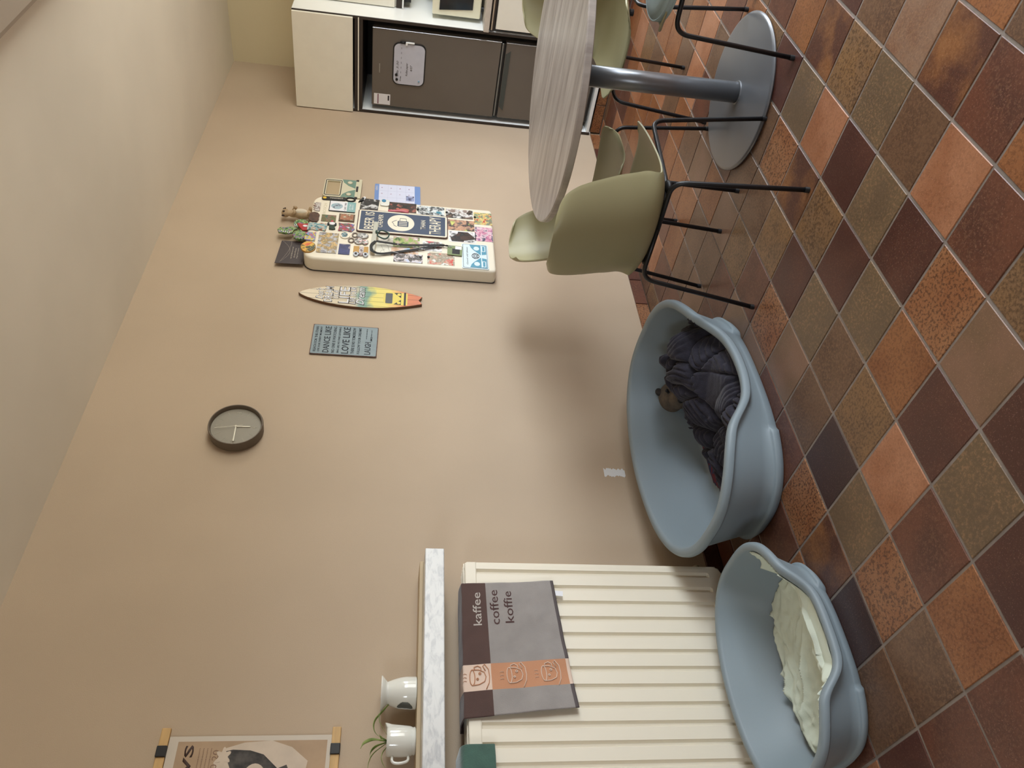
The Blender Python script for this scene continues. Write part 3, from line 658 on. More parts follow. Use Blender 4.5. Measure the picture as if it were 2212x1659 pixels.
P1 = [(.50, 2.37), (.66, 2.37), (.85, 2.3), (.85, 1.9), (.85, 1.7), (.85, 1.42), (.6, 1.42), (.42, 1.50), (.24, 1.60), (.215, 1.7), (.235, 1.82), (.235, 2.0), (.18, 2.08), (.19, 2.2), (.25, 2.3), (.36, 2.36)]
def heapz(x, y, d):
    c = math.exp(-(((x - .52) / .2) ** 2 + ((y - 2.1) / .24) ** 2))
    base = .04 + .185 * c + .07 * math.exp(-(((x - .62) / .1) ** 2 + ((y - 1.72) / .22) ** 2))
    k = min(1, d / .05) ** .6; t_ = max(0, min(1, (x - .52) / .2)); base = .03 + (base - .03) * (1 - .72 * t_ * t_)
    amp = min(1, max(.25, (y - 1.62) / .2))
    return rest(B1, x, y, .034 + max(.0, (base - .03 + (ribs(x, y) + .02) * amp)) * k)
M_plush = mat('plush_slate', (34, 33, 44), .95, col2=(50, 48, 61), vscale=40, sheen=.15, bump=.8, bscale=350)
o = field('blanket', P1, heapz, M_plush, .0036, .004, lambda x, y: ins(B1, x, y) and (y < 2.3 or wallz(B1, x, y)[0] < .1) and (x > .55 or wallz(B1, x, y)[0] < .07))
tag(o, 'rumpled dark slate ribbed plush blanket heaped in the large dog basket', 'blanket')
P1b = [(.6, 1.52), (.42, 1.54), (.26, 1.66), (.19, 1.78), (.185, 2.02), (.3, 2.1), (.5, 1.8), (.62, 1.6)]
def plaid():
    M = mat('red_navy_check', (60, 60, 90), .9); nt = M.node_tree; B = nt.nodes['Principled BSDF']
    tc = nt.nodes.new('ShaderNodeTexCoord'); mp = nt.nodes.new('ShaderNodeMapping'); mp.inputs['Rotation'].default_value = (0, 0, .5)
    ck = nt.nodes.new('ShaderNodeTexChecker'); ck.inputs['Scale'].default_value = 26; ck.inputs[1].default_value = lin((112, 48, 58)); ck.inputs[2].default_value = lin((50, 58, 92))
    nt.links.new(tc.outputs['Object'], mp.inputs[0]); nt.links.new(mp.outputs[0], ck.inputs[0]); nt.links.new(ck.outputs[0], B.inputs['Base Color']); return M
o = field('checked_cloth', P1b, lambda x, y, d: max(wallz(B1, x, y)[0] + .006, .033 + .006 * min(1, d / .01) + .004 * wn(x * 20, y * 20)), plaid(), .01, .003, lambda x, y: wallz(B1, x, y)[0] < .04)
tag(o, 'red and navy checked cloth edge peeping from under the slate blanket', 'cloth')
# cream sheet
P2 = [(.62, 1.27), (.5, 1.24), (.40, 1.245), (.33, 1.20), (.262, 1.235), (.25, 1.17), (.285, 1.13), (.255, 1.09), (.262, 1.0), (.25, .9), (.25, .82), (.225, .745), (.26, .69), (.37, .68), (.5, .69), (.75, .69), (.8, .9), (.75, 1.25)]
def sheetz(x, y, d):
    t_ = max(0, min(1, (x - .50) / .13)); base = .036 + .06 * t_ * t_ * (3 - 2 * t_) + .05 * max(0, (y - 1.1) / .15) * (x > .4) * t_
    u, v = x * .87 - y * .5, x * .5 + y * .87; rid = lambda q, w: (1 - min(1, abs(wn(q, w)) * 3.0)) ** 2
    near = max(0, min(1, (1.03 - y) / .1))
    f = .022 * rid(u * 15 + .6 * wn(x * 6, y * 6), v * 4.5) * near + .005 * rid(u * 22 + 9, v * 9)
    f += .010 * max(0, min(1, (.345 + .02 * sin(y * 21) - x) / .006)) + .008 * rid(x * 30 + 4, y * 7) * (x < .37)
    f += .022 * math.exp(-(((x - .592 + .02 * sin(y * 13)) / .014) ** 2)) * (.6 + .4 * sin(y * 22))
    return rest(B2, x, y, .034 + (base - .03 + f + .004 * wn(x * 45, y * 45)) * (.45 + .55 * min(1, d / .012)))
P2 = [(x + (.045 if x < .36 else 0), y) for x, y in P2]
o = field('sheet', P2, sheetz, mat('cream_cotton', (212, 220, 204), .9, var=.04, vscale=9, bump=.3, bscale=400), .0035, .0025, lambda x, y: ins(B2, x, y) and (x > .46 or wallz(B2, x, y)[0] < .012))
tag(o, 'crumpled pale cream cotton sheet lying in the small dog basket', 'sheet')
# plush toy
ty = empty('plush_toy', (.222, 2.21, .066), .5, label='worn brown plush dog toy with black nose between basket back and blanket', cat='toy')
def blob(lst, seg=20):
    b = bmesh.new()
    for (x, y, z, rx, ry_, rz) in lst:
        r_ = bmesh.ops.create_uvsphere(b, u_segments=seg, v_segments=seg // 2 + 2, radius=1)
        for v in r_['verts']: v.co = Vector((x + v.co.x * rx, y + v.co.y * ry_, z + v.co.z * rz))
    return b
M_toy = mat('worn_brown_plush', (112, 98, 82), .95, col2=(84, 76, 68), vscale=30, bump=.8, bscale=200)
ty.scale = (1.3, 1.3, 1.3)
def remesh(o, vox):
    md = o.modifiers.new('r', 'REMESH'); md.mode = 'VOXEL'; md.voxel_size = vox; md.use_smooth_shade = True
    md = o.modifiers.new('s', 'SMOOTH'); md.iterations = 6
remesh(obj('head', blob([(0, 0, .045, .05, .055, .042), (.01, -.05, .04, .032, .036, .03), (0, .07, .035, .06, .06, .035)]), M_toy, ty), .005)
obj('nose', blob([(.022, -.082, .045, .014, .01, .011)]), M_blk, ty, smooth=True)
for s_ in (-1, 1):
    obj('eye', blob([(.028 + .004 * s_, -.03 + .0 * s_, .072 + .004 * s_, .006, .006, .006)]), M_blk, ty, smooth=True)
    obj('ear', blob([(-.02 + .03 * s_, .02, .083, .012, .022, .012)]), mat('dark_plush', (52, 48, 46), .95), ty, smooth=True)
# ---------------------------------------------------------------- table
TC = (1.243, 2.915)
tb = empty('round_table', (TC[0], TC[1], 0), label='round pedestal table with grey wood-grain top and grey metal disc foot', cat='table')
def woodtop():
    M = mat('grey_wood_grain', (172, 164, 158), .34); nt = M.node_tree; B = nt.nodes['Principled BSDF']
    tc = nt.nodes.new('ShaderNodeTexCoord'); mp = nt.nodes.new('ShaderNodeMapping'); mp.inputs['Rotation'].default_value = (0, 0, R(-22)); mp.inputs['Scale'].default_value = (1.0, 9.5, 1)
    n = nt.nodes.new('ShaderNodeTexNoise'); n.inputs['Scale'].default_value = 2.2; n.inputs['Detail'].default_value = 5; n.inputs['Distortion'].default_value = .3
    n2 = nt.nodes.new('ShaderNodeTexNoise'); n2.inputs['Scale'].default_value = 9; n2.inputs['Detail'].default_value = 4
    r = nt.nodes.new('ShaderNodeValToRGB'); r.color_ramp.elements[0].position = .34; r.color_ramp.elements[0].color = lin((142, 133, 128)); r.color_ramp.elements[1].position = .6; r.color_ramp.elements[1].color = lin((186, 179, 173))
    mx = nt.nodes.new('ShaderNodeMath'); mx.operation = 'MULTIPLY_ADD'; mx.inputs[1].default_value = .3
    for a in (n, n2): nt.links.new(mp.outputs[0], a.inputs['Vector'])
    m2 = nt.nodes.new('ShaderNodeMath'); m2.operation = 'MULTIPLY'; m2.inputs[1].default_value = .7
    nt.links.new(tc.outputs['Object'], mp.inputs[0]); nt.links.new(n2.outputs[0], mx.inputs[0]); nt.links.new(n.outputs[0], m2.inputs[0]); nt.links.new(m2.outputs[0], mx.inputs[2]); nt.links.new(mx.outputs[0], r.inputs[0]); nt.links.new(r.outputs[0], B.inputs['Base Color']); return M
obj('tabletop', lathe([(0, .729), (.548, .729), (.553, .732), (.5535, .752), (.551, .7565), (.548, .757), (0, .757)], 128), woodtop(), tb)
obj('pedestal', tube([(.022, -.01, .018), (.022, -.01, .72)], .040, 48), M_grey, tb, smooth=True)
obj('mounting_plate', box(-.18, -.18, .72, .2, .18, .729), M_blk, tb)
b = lathe([(0, 0), (.288, 0), (.296, .003), (.298, .008), (.294, .013), (.285, .015), (.05, .019), (0, .019)], 96, c=(.022, -.01, 0))
o = obj('base_disc', b, M_grey, tb, smooth=True)
md = o.modifiers.new('e', 'EDGE_SPLIT'); md.split_angle = R(50)
obj('collar', lathe([(.0405, .017), (.046, .017), (.045, .022), (.0405, .023)], 48, c=(.022, -.01, 0)), M_grey, tb)
# ---------------------------------------------------------------- chairs
PROF = [(.262, .440), (.245, .449), (.215, .452), (.16, .447), (.09, .441), (.02, .437), (-.05, .435), (-.11, .437), (-.165, .447), (-.205, .470), (-.232, .505), (-.252, .55), (-.268, .60), (-.283, .65), (-.297, .70), (-.309, .745), (-.317, .778), (-.321, .797)]
WID = [.150, .185, .200, .208, .212, .214, .215, .214, .212, .209, .206, .203, .199, .193, .185, .172, .152, .115]
PROF = [(y, z + max(0, z - .5) * .085) for y, z in PROF]
def shell():
    from mathutils import geometry
    def cat(a, b_, c, d, t): return .5 * ((2 * b_) + (-a + c) * t + (2 * a - 5 * b_ + 4 * c - d) * t * t + (-a + 3 * b_ - 3 * c + d) * t ** 3)
    P = []; n = len(PROF)
    for i in range(n - 1):
        for k in range(4):
            t = k / 4; g_ = lambda A: cat(A[max(i - 1, 0)], A[i], A[i + 1], A[min(i + 2, n - 1)], t)
            P.append((g_([p[0] for p in PROF]), g_([p[1] for p in PROF]), g_(WID), (i + t) / (n - 1)))
    P.append((PROF[-1][0], PROF[-1][1], WID[-1], 1)); b = bmesh.new(); rows = []
    NS_ = 32
    for y, z, w, u in P:
        r_ = []
        bk = max(0, min(1, (u - .42) / .2)); bk = bk * bk * (3 - 2 * bk); fr = max(0, 1 - u / .12)
        for k in range(NS_ + 1):
            s = -1 + 2 * k / NS_; a = abs(s)
            lift = (.028 * a ** 4) * (1 - bk) - .006 * fr * a ** 3 - (.012 * (1 - a * a)) * (1 - bk) * min(1, u * 8)
            wrap = (.098 * a ** 2.3) * bk * (1 - .35 * max(0, (u - .7) / .3))
            top = -.018 * a ** 3 * max(0, (u - .85) / .15) - .0 * a
            frd = -.02 * a ** 3 * fr
            r_.append(b.verts.new((s * w, y + wrap + frd, z + lift + top + .01 * bk * a ** 2 * (1 - u))))
        rows.append(r_)
    for A_, B_ in zip(rows, rows[1:]):
        for k in range(NS_): b.faces.new((A_[k], A_[k + 1], B_[k + 1], B_[k]))
    bmesh.ops.recalc_face_normals(b, faces=b.faces); me = bpy.data.meshes.new('seat_shell'); b.to_mesh(me); b.free()
    me.materials.append(M_shell)
    for p_ in me.polygons: p_.use_smooth = True
    return me
def make_chair(name, loc, rz, label):
    t = empty(name, loc, rz, label, 'chair')
    o = obj('seat_shell', shell(), None, t); md = o.modifiers.new('s', 'SOLIDIFY'); md.thickness = .0055; md.offset = 0; md = o.modifiers.new('b', 'BEVEL'); md.width = .0022; md.segments = 2; md.limit_method = 'ANGLE'; md.angle_limit = R(50)
    r_ = .0082
    for s in (-1, 1):
        obj('leg', tube(smooth_path([(s * .249, .24, .008), (s * .203, .225, .426), (s * .150, -.12, .428), (s * .06, -.155, .424)], .05, 8), r_), M_black, t, smooth=True)
        obj('leg', tube(smooth_path([(s * .249, -.24, .008), (s * .198, -.185, .436), (0, -.158, .424)], .05, 8), r_), M_black, t, smooth=True)
        obj('bracket', blob([(s * .15, -.13, .426, .02, .028, .012)], 14), M_blk, t, smooth=True)
        for q in (1, -1): obj('glide', tube([(s * .2493, q * .2402, 0), (s * .2485, q * .2398, .016)], .0096, 12), M_blk, t)
        obj('spacer', tube([(s * .13, .12, .418), (s * .13, .12, .432)], .014, 12), M_blk, t)
    return t
def copy_tree(o, parent=None):
    c = o.copy(); COL.objects.link(c); c.parent = parent
    for ch in list(o.children): copy_tree(ch, c)
    return c
c1 = make_chair('dining_chair', (1.057, 2.373, 0), 0, 'olive shell chair nearest the large dog basket, its back to the camera')
def chair(loc, rz, label):
    c = copy_tree(c1); c.location = loc; c.rotation_euler = (0, 0, rz); c['label'] = label; return c
chair((.768, 2.85, 0), R(-90), 'olive shell chair between the table and the long wall, top edge seen behind the tabletop')
chair((1.275, 3.375, 0), R(180 - 4), 'olive shell chair on the far side of the table towards the fridge')
chair((1.795, 2.825, 0), R(90 - 3), 'olive shell chair with a pale blue cushion, cut by the frame')
for o in [c1]: o['group'] = 'chairs round the table'
for o in COL.objects:
    if o.name.startswith('dining_chair'): o['group'] = 'chairs round the table'
cu = empty('seat_cushion', (1.735, 2.775, .452), R(87), label='round pale blue piped seat cushion on the chair cut by the frame', cat='cushion')
M_cu = mat('pale_blue_fabric', (168, 186, 186), .9, bump=.5, bscale=300, var=.03, vscale=20)
obj('pad', lathe([(0, 0), (.14, 0), (.18, .006), (.186, .02), (.18, .034), (.14, .043), (0, .045)], 64), M_cu, cu, smooth=True)
for z in (.01, .031): obj('piping', tube([(.183 * cos(2 * pi * k / 48), .183 * sin(2 * pi * k / 48), z) for k in range(48)], .0035, 8, closed=True), M_cu, cu, smooth=True)
# ---------------------------------------------------------------- clock
ck = empty('wall_clock', (0, 2.102, 1.921), label='round grey-brown wall clock with grey dial and white hands', cat='clock')
Mck = mat('clock_case', (104, 92, 78), .5)
def FWx(bm):   # lathe axis z -> +x
    for v in bm.verts: v.co = Vector((v.co.z, v.co.x, v.co.y))
    return bm
obj('case', FWx(lathe([(0, .001), (.100, .001), (.105, .006), (.1065, .044), (.104, .05), (.101, .05), (.0985, .046), (.0975, .03), (0, .03)], 96)), Mck, ck, smooth=True).modifiers.new('e', 'EDGE_SPLIT')
obj('dial', FWx(lathe([(0, .0315), (.0965, .0315)], 64)), mat('clock_dial', (146, 140, 126), .45), ck)
M_ck = mat('dial_print', (178, 172, 156), .5)
b = bmesh.new()
for k in range(12):
    if k % 3 == 0: continue
    a = R(30 * k); d_ = Vector((sin(a), cos(a))); n_ = Vector((d_.y, -d_.x)) * .0007
    prism([tuple(d_ * .066 - n_), tuple(d_ * .066 + n_), tuple(d_ * .086 + n_), tuple(d_ * .086 - n_)], .0316, .0322, bm=b)
obj('hour_marks', b, M_ck, ck)
for s_, x_, y_ in (('12', 0, .071), ('3', .074, 0), ('6', 0, -.071), ('9', -.074, 0)): text('numeral', s_, .018 if s_ == '12' else .011, .02, M_ck, ck, d=.0316, off=(x_, y_), bold=-.01)
M_hd = mat('hand_white', (232, 228, 210), .4)
def hand(a, l, w, d, tail=.0):
    a = R(a); dd = Vector((sin(a), cos(a))); n_ = Vector((dd.y, -dd.x)) * w
    return prism([tuple(-dd * tail - n_), tuple(-dd * tail + n_), tuple(dd * l + n_), tuple(dd * l - n_)], d, d + .001)
obj('minute_hand', hand(268, .078, .0024, .036, .004), M_hd, ck); obj('hour_hand', hand(178, .055, .0024, .034, .004), M_hd, ck); obj('second_hand', hand(349, .082, .0006, .038, .026), M_hd, ck)
obj('hub', FWx(lathe([(0, .0385), (.004, .0385), (.004, .032)], 16)), M_hd, ck)
# ---------------------------------------------------------------- quote plaque
def itm(name, y, z, label, cat, x=0, group=None, rot=0):
    o = empty(name, (x, y, z), 0, label, cat, group); o.rotation_euler = (R(rot), 0, 0); return o
q = itm('quote_sign', 2.674, 1.540, 'blue-grey tin sign with rows of dark capital lettering, left of the surfboard', 'sign', rot=0)
Mq = mat('tin_blue', (118, 134, 138), .45, var=.05, vscale=25); Mqi = mat('tin_ink', (38, 46, 56), .5); Mrust = mat('rusty_edge', (96, 70, 62), .7, var=.3, vscale=60)
obj('rim', prism(rrect(.2, .300, .004), .004, .0075), Mrust, q); obj('plate', prism(rrect(.193, .293, .006), .0075, .0085), Mq, q)
obj('mount', box(0, -.01, -.02, .004, .01, .02), Mrust, q)
for s_, w_, h_, yy, zz in (('REACH FOR THE STARS', .17, .012, 0, .130), ('LIVE FOR EVERY MOMENT', .17, .009, 0, .112), ('DANCE LIKE', .176, .028, 0, .080), ('NO ONE IS WATCHING', .176, .013, 0, .048), ('SING LIKE NO ONES LISTENING', .176, .009, 0, .026),
                           ('LOVE LIKE', .178, .032, 0, -.006), ('THERE IS NO TOMORROW', .176, .014, 0, -.04), ('FOLLOW YOUR DREAMS', .176, .012, 0, -.066), ('LAUGH', .082, .028, -.046, -.107), ('SMILE', .03, .009, .016, -.12), ('OFTEN AND MUCH', .07, .005, .05, -.098), ('EVERY DAY', .05, .005, .055, -.12)):
    text('lettering', s_, w_, h_, Mqi, q, d=.0086, off=(yy, zz), bold=.012)
# ---------------------------------------------------------------- little surfboard
sb = itm('surfboard_sign', 2.985, 1.4875, 'small wooden surfboard wall sign with a sunset van print and lettering', 'sign')
def sbw(t): # t 0 bottom..1 tip
    return .081 * (max(0, 1 - (abs(t - .47) / .53) ** 2.1) ** .75 if t > .47 else 1 - .66 * ((.47 - t) / .47) ** 2)
N_ = 40; L_ = []; R_ = []
for k in range(N_ + 1):
    t = k / N_; R_.append((sbw(t), -.2985 + .597 * t)); L_.append((-sbw(t), -.2985 + .597 * t))
outl = [(0, -.2985 + .016)] + [(.018, -.2985 + .004)] + R_[:-1] + [(0, .2985)] + L_[:-1][::-1] + [(-.018, -.2985 + .004)]
def surfm():
    M = mat('surfboard_print', (220, 205, 180), .5); nt = M.node_tree; B = nt.nodes['Principled BSDF']; N = nt.nodes.new; L = nt.links.new
    tc = N('ShaderNodeTexCoord'); sp = N('ShaderNodeSeparateXYZ'); L(tc.outputs['Object'], sp.inputs[0])
    n = N('ShaderNodeTexNoise'); n.inputs['Scale'].default_value = 18; n.inputs['Detail'].default_value = 4; L(tc.outputs['Object'], n.inputs['Vector'])
    a = N('ShaderNodeMath'); a.operation = 'MULTIPLY_ADD'; L(n.outputs[0], a.inputs[0]); a.inputs[1].default_value = .09; L(sp.outputs[2], a.inputs[2])
    g_ = N('ShaderNodeMapRange'); g_.inputs[1].default_value = -.26; g_.inputs[2].default_value = .34; L(a.outputs[0], g_.inputs[0])
    r = N('ShaderNodeValToRGB'); e = r.color_ramp.elements
    for p_, c in ((.05, (206, 120, 84)), (.16, (214, 130, 84)), (.22, (226, 176, 104)), (.30, (232, 212, 116)), (.40, (226, 212, 112)), (.45, (120, 156, 136)), (.52, (128, 158, 146)), (.58, (206, 192, 164)), (.95, (226, 212, 186))):
        x_ = e.new(p_); x_.color = lin(c)
    e.remove(e[0]); e.remove(e[-1]); L(g_.outputs[0], r.inputs[0])
    w = N('ShaderNodeTexWave'); w.bands_direction = 'Y'; w.inputs['Scale'].default_value = 9.5; w.inputs['Distortion'].default_value = .0; L(tc.outputs['Object'], w.inputs[0])
    wr = N('ShaderNodeMapRange'); wr.inputs[1].default_value = 0; wr.inputs[2].default_value = .035; wr.inputs[3].default_value = .45; wr.inputs[4].default_value = 1; L(w.outputs['Fac'], wr.inputs[0])
    mx = N('ShaderNodeMix'); mx.data_type = 'RGBA'; mx.blend_type = 'MULTIPLY'; mx.inputs[0].default_value = 1; L(r.outputs[0], mx.inputs[6]); L(wr.outputs[0], mx.inputs[7]); L(mx.outputs[2], B.inputs['Base Color']); return M
obj('board', prism(outl, .002, .016, bev=.001), mat('walnut_edge', (104, 70, 44), .5), sb)
obj('printed_face', prism([(a * .975, b_ * .992) for a, b_ in outl], .016, .0168), surfm(), sb)
for s_, w_, h_, zz, it in (("Don't", .08, .034, .197, .4), ('DREAM', .112, .036, .155, 0), ('YOUR', .064, .026, .120, .3), ('LIFE', .12, .046, .080, 0), ('LIVE YOUR', .125, .028, .038, .2), ('Dream', .13, .038, .002, .4)):
    text('lettering_outline', s_, w_ * 1.05, h_ * 1.14, M_ink, sb, d=.0169, off=(.002, zz), italic=it, bold=.03)
    text('lettering', s_, w_, h_, M_paper, sb, d=.0174, off=(.002, zz), italic=it, bold=.008)
def van(parent, cx, cz, k, d, body, roofc, trimc, glass):
    """front of a split-screen camper van, flat print"""
    obj('van_print', prism(rrect(1.5 * k, 1.9 * k, (.15 * k, .45 * k, .45 * k, .15 * k), cx=cx, cy=cz), d, d + .0004), body, parent)
    obj('van_print', prism(rrect(1.25 * k, .55 * k, .08 * k, cx=cx, cy=cz + .5 * k), d + .0005, d + .0009), glass, parent)
    for s in (-1, 1):
        obj('van_print', prism([(cx + s * .1 * k, cz - .45 * k), (cx + s * .7 * k, cz + .12 * k), (cx + s * .72 * k, cz - .45 * k)][::s], d + .0005, d + .0009), trimc, parent)
        obj('van_print', prism(ell(.3 * k, .3 * k, 16, cx + s * .5 * k, cz - .28 * k), d + .001, d + .0013), body, parent)
    obj('van_print', prism(rrect(1.6 * k, .16 * k, .05 * k, cx=cx, cy=cz - .75 * k), d + .001, d + .0014), roofc, parent)
van(sb, .0, -.167, .062, .0169, mat('van_yellow', (226, 206, 92), .5), M_ink, M_ink, mat('van_glass', (44, 46, 48), .4))
# ---------------------------------------------------------------- old fridge door as pin board
bd = itm('magnet_board', 3.448, 1.302, 'cream rounded old fridge door hung on the wall as a magnet board', 'board')
w_, h_ = .562, .976
o = obj('gasket', prism(rrect(w_ + .004, h_ + .004, (.02, .06, .06, .02), cx=.0135), .003, .006), M_ink, bd)  # dark sheet standing in for the gap shadow behind the door
obj('door_panel', prism(rrect(w_, h_, (.022, .062, .062, .022), 8, cx=.0135), .006, .08, bev=.014, seg=4), M_cream, bd, smooth=True).modifiers.new('e', 'EDGE_SPLIT')
text('embossed_lettering', 'BOSCH', .1, .016, mat('cream_emboss', (214, 204, 176), .4), bd, d=.0803, off=(3.62 - 3.448, 1.723 - 1.302))
XB = .0805
def magn(name, y, z, poly, m_, label, cat, thick=.002, rot=0, group=None, x=XB, bev=0):
    o = obj(name, prism(poly, 0, thick, bev=bev), m_, loc=(x, y, z)); o.rotation_euler = (R(rot), 0, 0); return tag(o, label, cat, group)
def photo(y, z, w, h, cols, label, rot=0, scale=30, seed=0, x=XB, name='photo_print', cat='photo', thick=.0006, border=0, m_=None):
    m_ = m_ or photo_mat('print_' + str(seed), cols, scale, seed)
    if border:
        t = itm(name, y, z, label, cat, x=x, rot=rot); obj('white_border', prism(rrect(w, h), 0, thick), M_paper, t); obj('picture', prism(rrect(w - border, h - border), thick, thick + .0003), m_, t); return t
    return magn(name, y, z, rrect(w, h), m_, label, cat, thick, rot, x=x)
WH, BK, SK = (236, 236, 232), (30, 30, 32), (206, 160, 130)
photo(3.371, 1.281, .095, .137, [(60, 80, 50), (150, 175, 90), (196, 160, 150), (226, 222, 220)], 'photo print of green foliage beside a pale figure, right of the lanyard strap', seed=1)
photo(3.285, 1.287, .075, .14, [(40, 36, 36), (205, 165, 130), (226, 210, 200), (150, 190, 220)], 'photo print of a tanned person behind the crossing lanyard straps', seed=2, x=XB + .0007, scale=25)
photo(3.235, 1.268, .07, .148, [(150, 126, 112), (46, 42, 42), (206, 196, 196), (196, 206, 232)], 'brown and pale blue photo print at the left edge below the lanyard', seed=3, x=XB + .0014)
photo(3.251, 1.100, .1, .140, [WH, (150, 140, 120), (200, 170, 150), (206, 60, 50)], 'photo print of a white room with a red patch, left of the bus magnet', seed=4)
photo(3.354, 1.146, .085, .1, [(226, 226, 230), (236, 236, 236), (120, 116, 110), (206, 60, 80)], 'mostly white photo print with a small red heart near the lanyard clip', seed=5)
photo(3.327, 1.390, .165, .082, [(228, 224, 210), (232, 230, 216), (226, 224, 210), (170, 160, 150)], 'cream card with thin line drawing behind the lanyard', seed=6, name='drawing_card', cat='card', scale=8)
b = bmesh.new()
for P in ([(.02, .0), (.0, -.015), (-.03, -.02), (-.045, -.03)], [(.03, .01), (.045, -.01), (.06, -.03)], [(-.05, .0), (-.02, .012), (.0, .02)], [(-.03, -.002), (-.045, .018), (-.06, .02)]):
    tube([(XB + .0009, a, c) for a, c in P], .0005, 4, bm=b)
o = obj('pen_line', b, M_ink, None); o.location = (0, 3.327, 1.390)
dc_ = [o_ for o_ in COL.objects if o_.name == 'drawing_card'][0]; o.parent = dc_; o.location = (-XB, 0, 0)
photo(3.691, 1.312, .09, .151, [(40, 38, 36), (52, 46, 42), (90, 60, 52), (180, 110, 96)], 'dark photo print with reddish corner right of the beer sign', seed=7)
photo(3.677, 1.156, .094, .150, [(232, 234, 234), (44, 50, 52), (226, 230, 230), (60, 130, 150)], 'photo print of a black and white diver figure with teal, below the pink magnet', seed=8, scale=20)
photo(3.675, .998, .087, .150, [(120, 100, 88), (44, 38, 36), (226, 224, 222), (140, 120, 110)], 'brown photo print of a black and white animal, right column', seed=9, scale=20)
photo(3.647, .868, .115, .100, [(150, 116, 90), (120, 140, 120), (226, 206, 130), (190, 60, 60)], 'colourful group photo print at the lower right corner of the board', seed=10, scale=45)
photo(3.567, .991, .098, .146, [(210, 214, 120), (52, 50, 60), (206, 160, 130), (110, 100, 96)], 'photo print with bright yellow-green top below the beer sign', seed=11, scale=22)
photo(3.460, .985, .098, .146, [(70, 48, 40), (28, 28, 30), (232, 232, 232), (120, 100, 90)], 'photo print of a curled black and white dog below the beer sign', seed=12, scale=16, border=.008)
photo(3.500, .868, .13, .097, [(90, 96, 140), (200, 120, 150), (226, 196, 206), (70, 70, 96)], 'purple and pink photo print at the bottom of the board', seed=13, scale=35)
photo(3.694, 1.490, .107, .098, [(30, 28, 28), (46, 42, 42), (60, 56, 54), (206, 206, 206)], 'dark card with pale scribbles above right of the beer sign', seed=14, name='dark_card', cat='card', rot=-2.7)
for k, (y, z) in enumerate(((3.682, 1.229), (3.676, 1.069), (3.652, .913), (3.255, 1.165), (3.247, 1.205))):
    magn('round_magnet', y, z, ell(.013, .013, 16), M_blk, ['tiny black round magnet on the diver photo', 'tiny black round magnet on the brown animal photo', 'tiny black round magnet on the colourful group photo', 'tiny black round magnet on the white room photo', 'tiny black round magnet below the brown and pale blue photo'][k], 'magnet', .004, x=XB + .0028, group='tiny black magnets on the photos')
# beer sign
bs = itm('beer_sign', 3.527, 1.304, 'dark blue tin sign reading beer is cheaper than therapy on the magnet board', 'sign', x=XB + .004, rot=-.3)
obj('rim', prism(rrect(.202, .480, .014), 0, .005), Mrust, bs); obj('border', prism(rrect(.194, .470, .012), .005, .0058), M_cream, bs)
obj('plate', prism(rrect(.174, .452, .004), .0058, .0064), mat('navy_tin', (58, 72, 98), .4), bs)
for s_, w__, h__, yy, zz in (('BEER IS', .158, .05, 0, .178), ('CHEAPER', .12, .026, .005, .119), ('THAN', .085, .026, .0, -.107), ('THERAPY', .16, .062, .0, -.171)):
    text('lettering', s_, w__, h__, M_cream, bs, d=.0065, off=(yy, zz), bold=.014)
obj('roundel', prism(ell(.148, .142, 40, 0, .011), .0064, .007), M_cream, bs)
b = prism(rrect(.05, .058, .006, cx=-.008, cy=.0), .0071, .0076)
obj('mug_print', b, mat('navy_tin', (58, 72, 98)), bs)
b = bmesh.new()
for k in range(3): prism(rrect(.005, .045, .002, cx=-.022 + .014 * k, cy=0), .0077, .008, bm=b)
obj('mug_stripes', b, M_cream, bs)
obj('mug_outline', tube([(.0075, .017, -.018), (.0075, .04, -.016), (.0075, .042, .016), (.0075, .017, .018)], .0016, 6), MC['navy_tin'], bs)
obj('mug_outline', tube([(.0075, -.035, .032), (.0075, -.03, .045), (.0075, -.012, .05), (.0075, .0, .058), (.0075, .012, .048), (.0075, .02, .034)], .0012, 6), MC['navy_tin'], bs)
# bus magnet
bv = itm('bus_magnet', 3.294, .922, 'blue and white camper van front magnet at the lower left of the board', 'magnet', x=XB)
Mvb = mat('van_blue', (86, 152, 178), .3); Mvw = mat('van_white', (214, 230, 236), .3)
obj('backing', prism(rrect(.212, .140, .008), 0, .0024, bev=.001), Mvw, bv); obj('outline', prism(rrect(.200, .128, .006), .0024, .0028), M_ink, bv); obj('field', prism(rrect(.196, .124, .005), .0028, .0031), Mvw, bv)
for s in (-1, 1):
    pts = [(s * .012, -.028), (s * .03, -.012), (s * .05, .006), (s * .07, .02), (s * .097, .028), (s * .097, -.06), (s * .02, -.06)]
    obj('panel_print', prism(pts[::s], .0032, .0035), Mvb, bv)
    obj('lamp_print', prism(ell(.034, .03, 20, s * .066, -.008), .0036, .004), Mvw, bv)
    obj('bumper_print', prism(rrect(.05, .02, .005, cx=s * .066, cy=-.045), .0036, .0042), Mvw, bv)
    obj('bumper_print', prism(rrect(.04, .011, .003, cx=s * .066, cy=-.045), .0043, .0045), Mvb, bv)
obj('bumper_print', prism(rrect(.19, .005, .002, cx=0, cy=-.033), .0043, .0047), Mvw, bv)
obj('emblem_ring', tube([(.0045, .021 * cos(2 * pi * k / 28), -.002 + .019 * sin(2 * pi * k / 28)) for k in range(28)], .0013, 6, closed=True), M_ink, bv)
b = tube([(.0045, -.009, .012), (.0045, -.0, -.0), (.0045, .009, .012)], .0011, 5); tube([(.0045, -.016, .006), (.0045, -.008, -.016), (.0045, 0, -.004), (.0045, .008, -.016), (.0045, .016, .006)], .0011, 5, bm=b)
obj('emblem', b, M_ink, bv); text('script', "Good old times", .15, .008, M_ink, bv, d=.0033, off=(0, .042), italic=.4)
